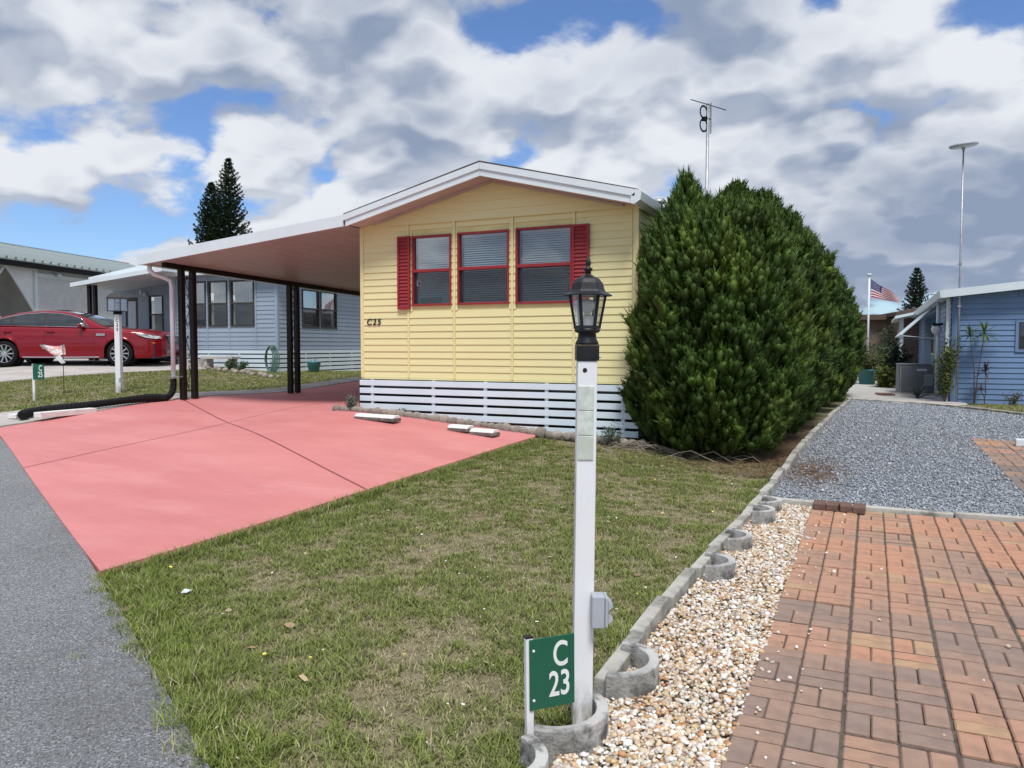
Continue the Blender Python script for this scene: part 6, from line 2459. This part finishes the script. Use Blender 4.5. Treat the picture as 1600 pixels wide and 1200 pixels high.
for i in range(len(P_) - 1):
    (xa, ya), (xb, yb) = P_[i], P_[i + 1]
    L_ = math.dist(P_[i], P_[i + 1])
    slab_block('edging_block', ge, (xa + xb) / 2, (ya + yb) / 2, L_ - .02, .09, .07, math.atan2(yb - ya, xb - xa) - R(90))
SGR = [(.10, .13, .035), (.07, .105, .03), (.15, .15, .05)]
shrub('climbing_shrub', (1.62, 20.98, h1(1.6, 21)), 1.55, .26, 1500, SGR, 'tall straggly olive shrub at the blue corner', 31, leaf=(.07, .028), stems=9)
rosette('dracaena', (2.22, 20.95, h1(2.2, 20.9)), 0, .40, 30, 'leaf_olive', 'dracaena with two spiky heads on thin stems against the blue wall', 12,
        tips=[(-.12, 0, 1.62, .9), (.17, .0, 1.66, 1.1)], wid=.035, stemr=.014)
rosette('cordyline', (2.42, 20.9, h1(2.4, 20.9)), 0, .34, 22, 'leaf_red', 'dark red leaved plant at the foot of the blue wall', 13, tips=[(0, 0, .78, 1.0), (-.08, -.05, .35, .7)], wid=.04, stemr=.012)
shrub('wall_weed', (3.0, 20.95, h1(3, 21)), .32, .22, 260, [(.10, .11, .06), (.14, .13, .08)], 'thin dry weed at the blue wall by the frame edge', 33, leaf=(.05, .02))

# teal tub with bush
x, y = -.10, 28.4
tp = empty('teal_tub', (x, y, h1(x, y)), 0, 'large teal planter tub on the pale shell yard', 'planter')
MB().lathe([(.23, 0), (.31, .44), (.34, .46), (.34, .52), (.30, .52), (.28, .45), (.001, .42)], 22).build('pot', 'teal_pot', tp, smooth=True, **W)
shrub('tub_bush', (x, y, h1(x, y) + .42), .75, .55, 1300, [(.13, .15, .06), (.09, .12, .04)], 'loose olive bush growing in the teal tub', 34, leaf=(.09, .035), stems=8)
for k, (bx_, by_, hh, rr_, cols, lab) in enumerate(((-.75, 31.5, 1.5, .8, [(.03, .06, .03), (.045, .08, .04)], 'dark leafy bush behind the teal tub'),
                                                 (.75, 31.0, 1.35, .6, [(.03, .055, .03), (.05, .08, .04)], 'dark leafy bush left of the air conditioner'),
                                                 (.45, 27.0, .62, .42, [(.13, .16, .04), (.09, .12, .03)], 'low yellow green bush between tub and air conditioner'),
                                                 (.9, 36, 1.9, .8, [(.05, .08, .04), (.08, .11, .05)], 'tall loose bush by the brown home'))):
    shrub('yard_bush', (bx_, by_, h1(bx_, by_)), hh, rr_, 1700, cols, lab, 70 + k, leaf=(.12, .05), stems=10)
bt = empty('brick_steps', (.35, 23.6, h1(.35, 23.6)), label='few loose red bricks laid on the shell yard', cat='bricks')
for k in range(6):
    piece('brick', _bm, bt, (.30 + .12 * (k % 3) - .02 * k, 23.2 + .22 * (k // 3) + .1 * (k % 2), h1(.3, 23.3) + .03), (0, 0, 1.2 + .1 * k), (1.1, 1.2, .7))

# ---- flag pole with flag
fx, fy = -.17, 47.0
fz = h1(fx, fy)
fp = empty('flagpole', (fx, fy, fz), R(25), 'white flagpole beyond the hedge', 'flagpole')
FH = 5.45 - fz
MB().tube([(0, 0, 0), (0, 0, FH)], [.06, .045], 12).build('pole', 'white_trim', fp, smooth=True, **W)
MB().lathe([(.001, 0), (.12, .0), (.14, .03), (.10, .08), (.001, .09)], 12, (0, 0, FH)).build('finial', 'white_trim', fp, smooth=True, **W)
us = empty('national_flag', (fx, fy, fz + FH - .1), R(25), 'red white and blue striped flag with stars flying from the white pole', 'flag')
NI, NJ = 26, 13


def flag_pt(u, v):
    """u along the fly, v down the hoist; the fly droops in the wind"""
    x_ = .10 + 1.5 * u
    z_ = -.12 - v * (1.0 - .72 * u) - 1.02 * u ** 1.1
    return (x_, .16 * math.sin(u * 6.2 - v * 1.2) * (.3 + u), z_)


mats = {'flag_red': MB(), 'flag_white': MB(), 'flag_blue': MB()}
for j in range(NJ):
    for i in range(NI):
        u0, u1, v0, v1 = i / NI, (i + 1) / NI, j / NJ, (j + 1) / NJ
        m_ = 'flag_blue' if (u0 < .395 and j < 7) else ('flag_red' if j % 2 == 0 else 'flag_white')
        mats[m_].add([flag_pt(u0, v0), flag_pt(u1, v0), flag_pt(u1, v1), flag_pt(u0, v1)], [(0, 1, 2, 3)])
for m_, nm in (('flag_red', 'red_stripes'), ('flag_white', 'white_stripes'), ('flag_blue', 'canton')):
    mats[m_].build(nm, m_, us, **W)
stt = MB()
for r_ in range(9):
    for c_ in range(6 if r_ % 2 == 0 else 5):
        u = (c_ + (.5 if r_ % 2 == 0 else 1.0)) / 6 * .39
        v = (r_ + .8) / 9.6 * .54
        for off in (-.006, .006):
            p = Vector(flag_pt(u, v)) + Vector((0, off, 0))
            vs = []
            for q in range(10):
                rr_ = .026 if q % 2 == 0 else .011
                vs.append(p + Vector((rr_ * math.sin(q * math.pi / 5), 0, rr_ * math.cos(q * math.pi / 5))))
            stt.add(vs, [tuple(range(10))])
tag(stt.build('stars', 'flag_white', us, **W), kind='stuff')

# ---- brown home far behind
br = empty('brown_home', (.3, 50, h1(.3, 50)), R(12), 'dark brown home with low roof beyond the flagpole', 'house')
MB().box(-6, .6, 0, 8, -.3, 2.7).box(.6, 6, -2, 8, -.3, 2.75).build('wall', 'brown_siding', br, **W)
MB().box(-6.4, .9, -.5, 8.4, 2.7, 3.0).build('roof', 'brown_roof', br, **W)
MB().prism([(.4, -2.5, 2.85), (6.4, -2.5, 2.95), (6.4, -2.5, 3.9), (4.2, -2.5, 3.75), (.4, -2.5, 3.05)], (0, 10.5, 0)).build('roof', 'brown_roof', br, **W)
MB().box(1.2, 1.4, -2.2, -2.0, 0, 2.8).build('porch_post', 'cream', br, **W)
MB().box(1.4, 4.2, -2.15, -2.05, 2.2, 2.75).build('porch_panel', 'cream', br, **W)
MB().box(-2.4, -1.5, -.04, .0, 1.1, 2.1).build('window', 'paper', br, **W)
MB().tube([(.75, -2.1, 2.8), (.8, -2.1, 2.6), (1.0, -2.1, 2.4), (1.02, -2.1, .2)], .06, 8).build('downspout', 'white_trim', br, **W)


# ---- tiered pines
def tier_pine(loc, hh, r_, seed, label, z_from=0.0, upt=.55):
    rng = np.random.default_rng(seed)
    e = empty('tiered_pine', loc, label=label, cat='tree')
    MB().tube([(0, 0, 0), (0, 0, hh * .5), (0, 0, hh)], [.16 * hh / 10, .1 * hh / 10, .02], 8).build('trunk', 'bark', e, smooth=True, **W)
    P, D, S = [], [], []
    nt = int(hh * 2.4)
    br_ = MB()
    for t in range(nt):
        f = (t + .5) / nt
        z = z_from + (hh - z_from) * f
        rr = r_ * (1 - f) ** .72 * rng.uniform(.85, 1.1)
        nb = 7 if f < .85 else 5
        a0 = rng.uniform(0, 6.28)
        for b in range(nb):
            a = a0 + 2 * math.pi * b / nb + rng.uniform(-.25, .25)
            L = rr * rng.uniform(.8, 1.12)
            d = np.array([math.cos(a), math.sin(a), 0])
            k = max(4, int(L / .11))
            tip = None
            pp = []
            for q in range(k + 1):
                s = q / k
                p = d * L * s + np.array([0, 0, z + L * (upt * s * s - .06 * s)])
                pp.append(tuple(p))
                if q:
                    dirv = d + np.array([0, 0, upt * 2 * s + .35])
                    for _ in range(3):
                        P.append(p + rng.normal(0, .035, 3))
                        D.append(dirv + rng.normal(0, .55, 3))
                        S.append(.30 * (1 - .25 * s))
            br_.tube([pp[0], pp[len(pp) // 2], pp[-1]], [.03, .02, .008], 4, cap=False)
    br_.build('limbs', 'bark', e, **W)
    P, D, S = np.array(P), np.array(D), np.array(S)
    D /= np.linalg.norm(D, axis=1, keepdims=True)
    tv, tf, tcv = spray_template(rng, 9, .5, .16)
    m = len(P)
    o = scatter('crown', tv, tf, P, align_mats(D, rng, .1), np.stack([S, S, S * 1.1], 1) * rng.uniform(.8, 1.2, (m, 1)),
                pal(m, [(.022, .045, .022), (.03, .06, .026), (.018, .035, .02)], [1, 1, 1], .2, rng), 'foliage', colv=tcv)
    o.parent = e
    return e


tier_pine((-45.7, 45.7, 1.2), 14.9, 2.35, 1, 'taller of two tiered pines rising behind the carport', z_from=4.0)
tier_pine((-46.9, 45.1, 1.2), 13.0, 2.2, 2, 'shorter tiered pine left of the tall one', z_from=4.0)
tier_pine((4.05, 88.0, .4), 9.0, 1.9, 3, 'distant tiered pine right of the flag', z_from=2.0, upt=.45)
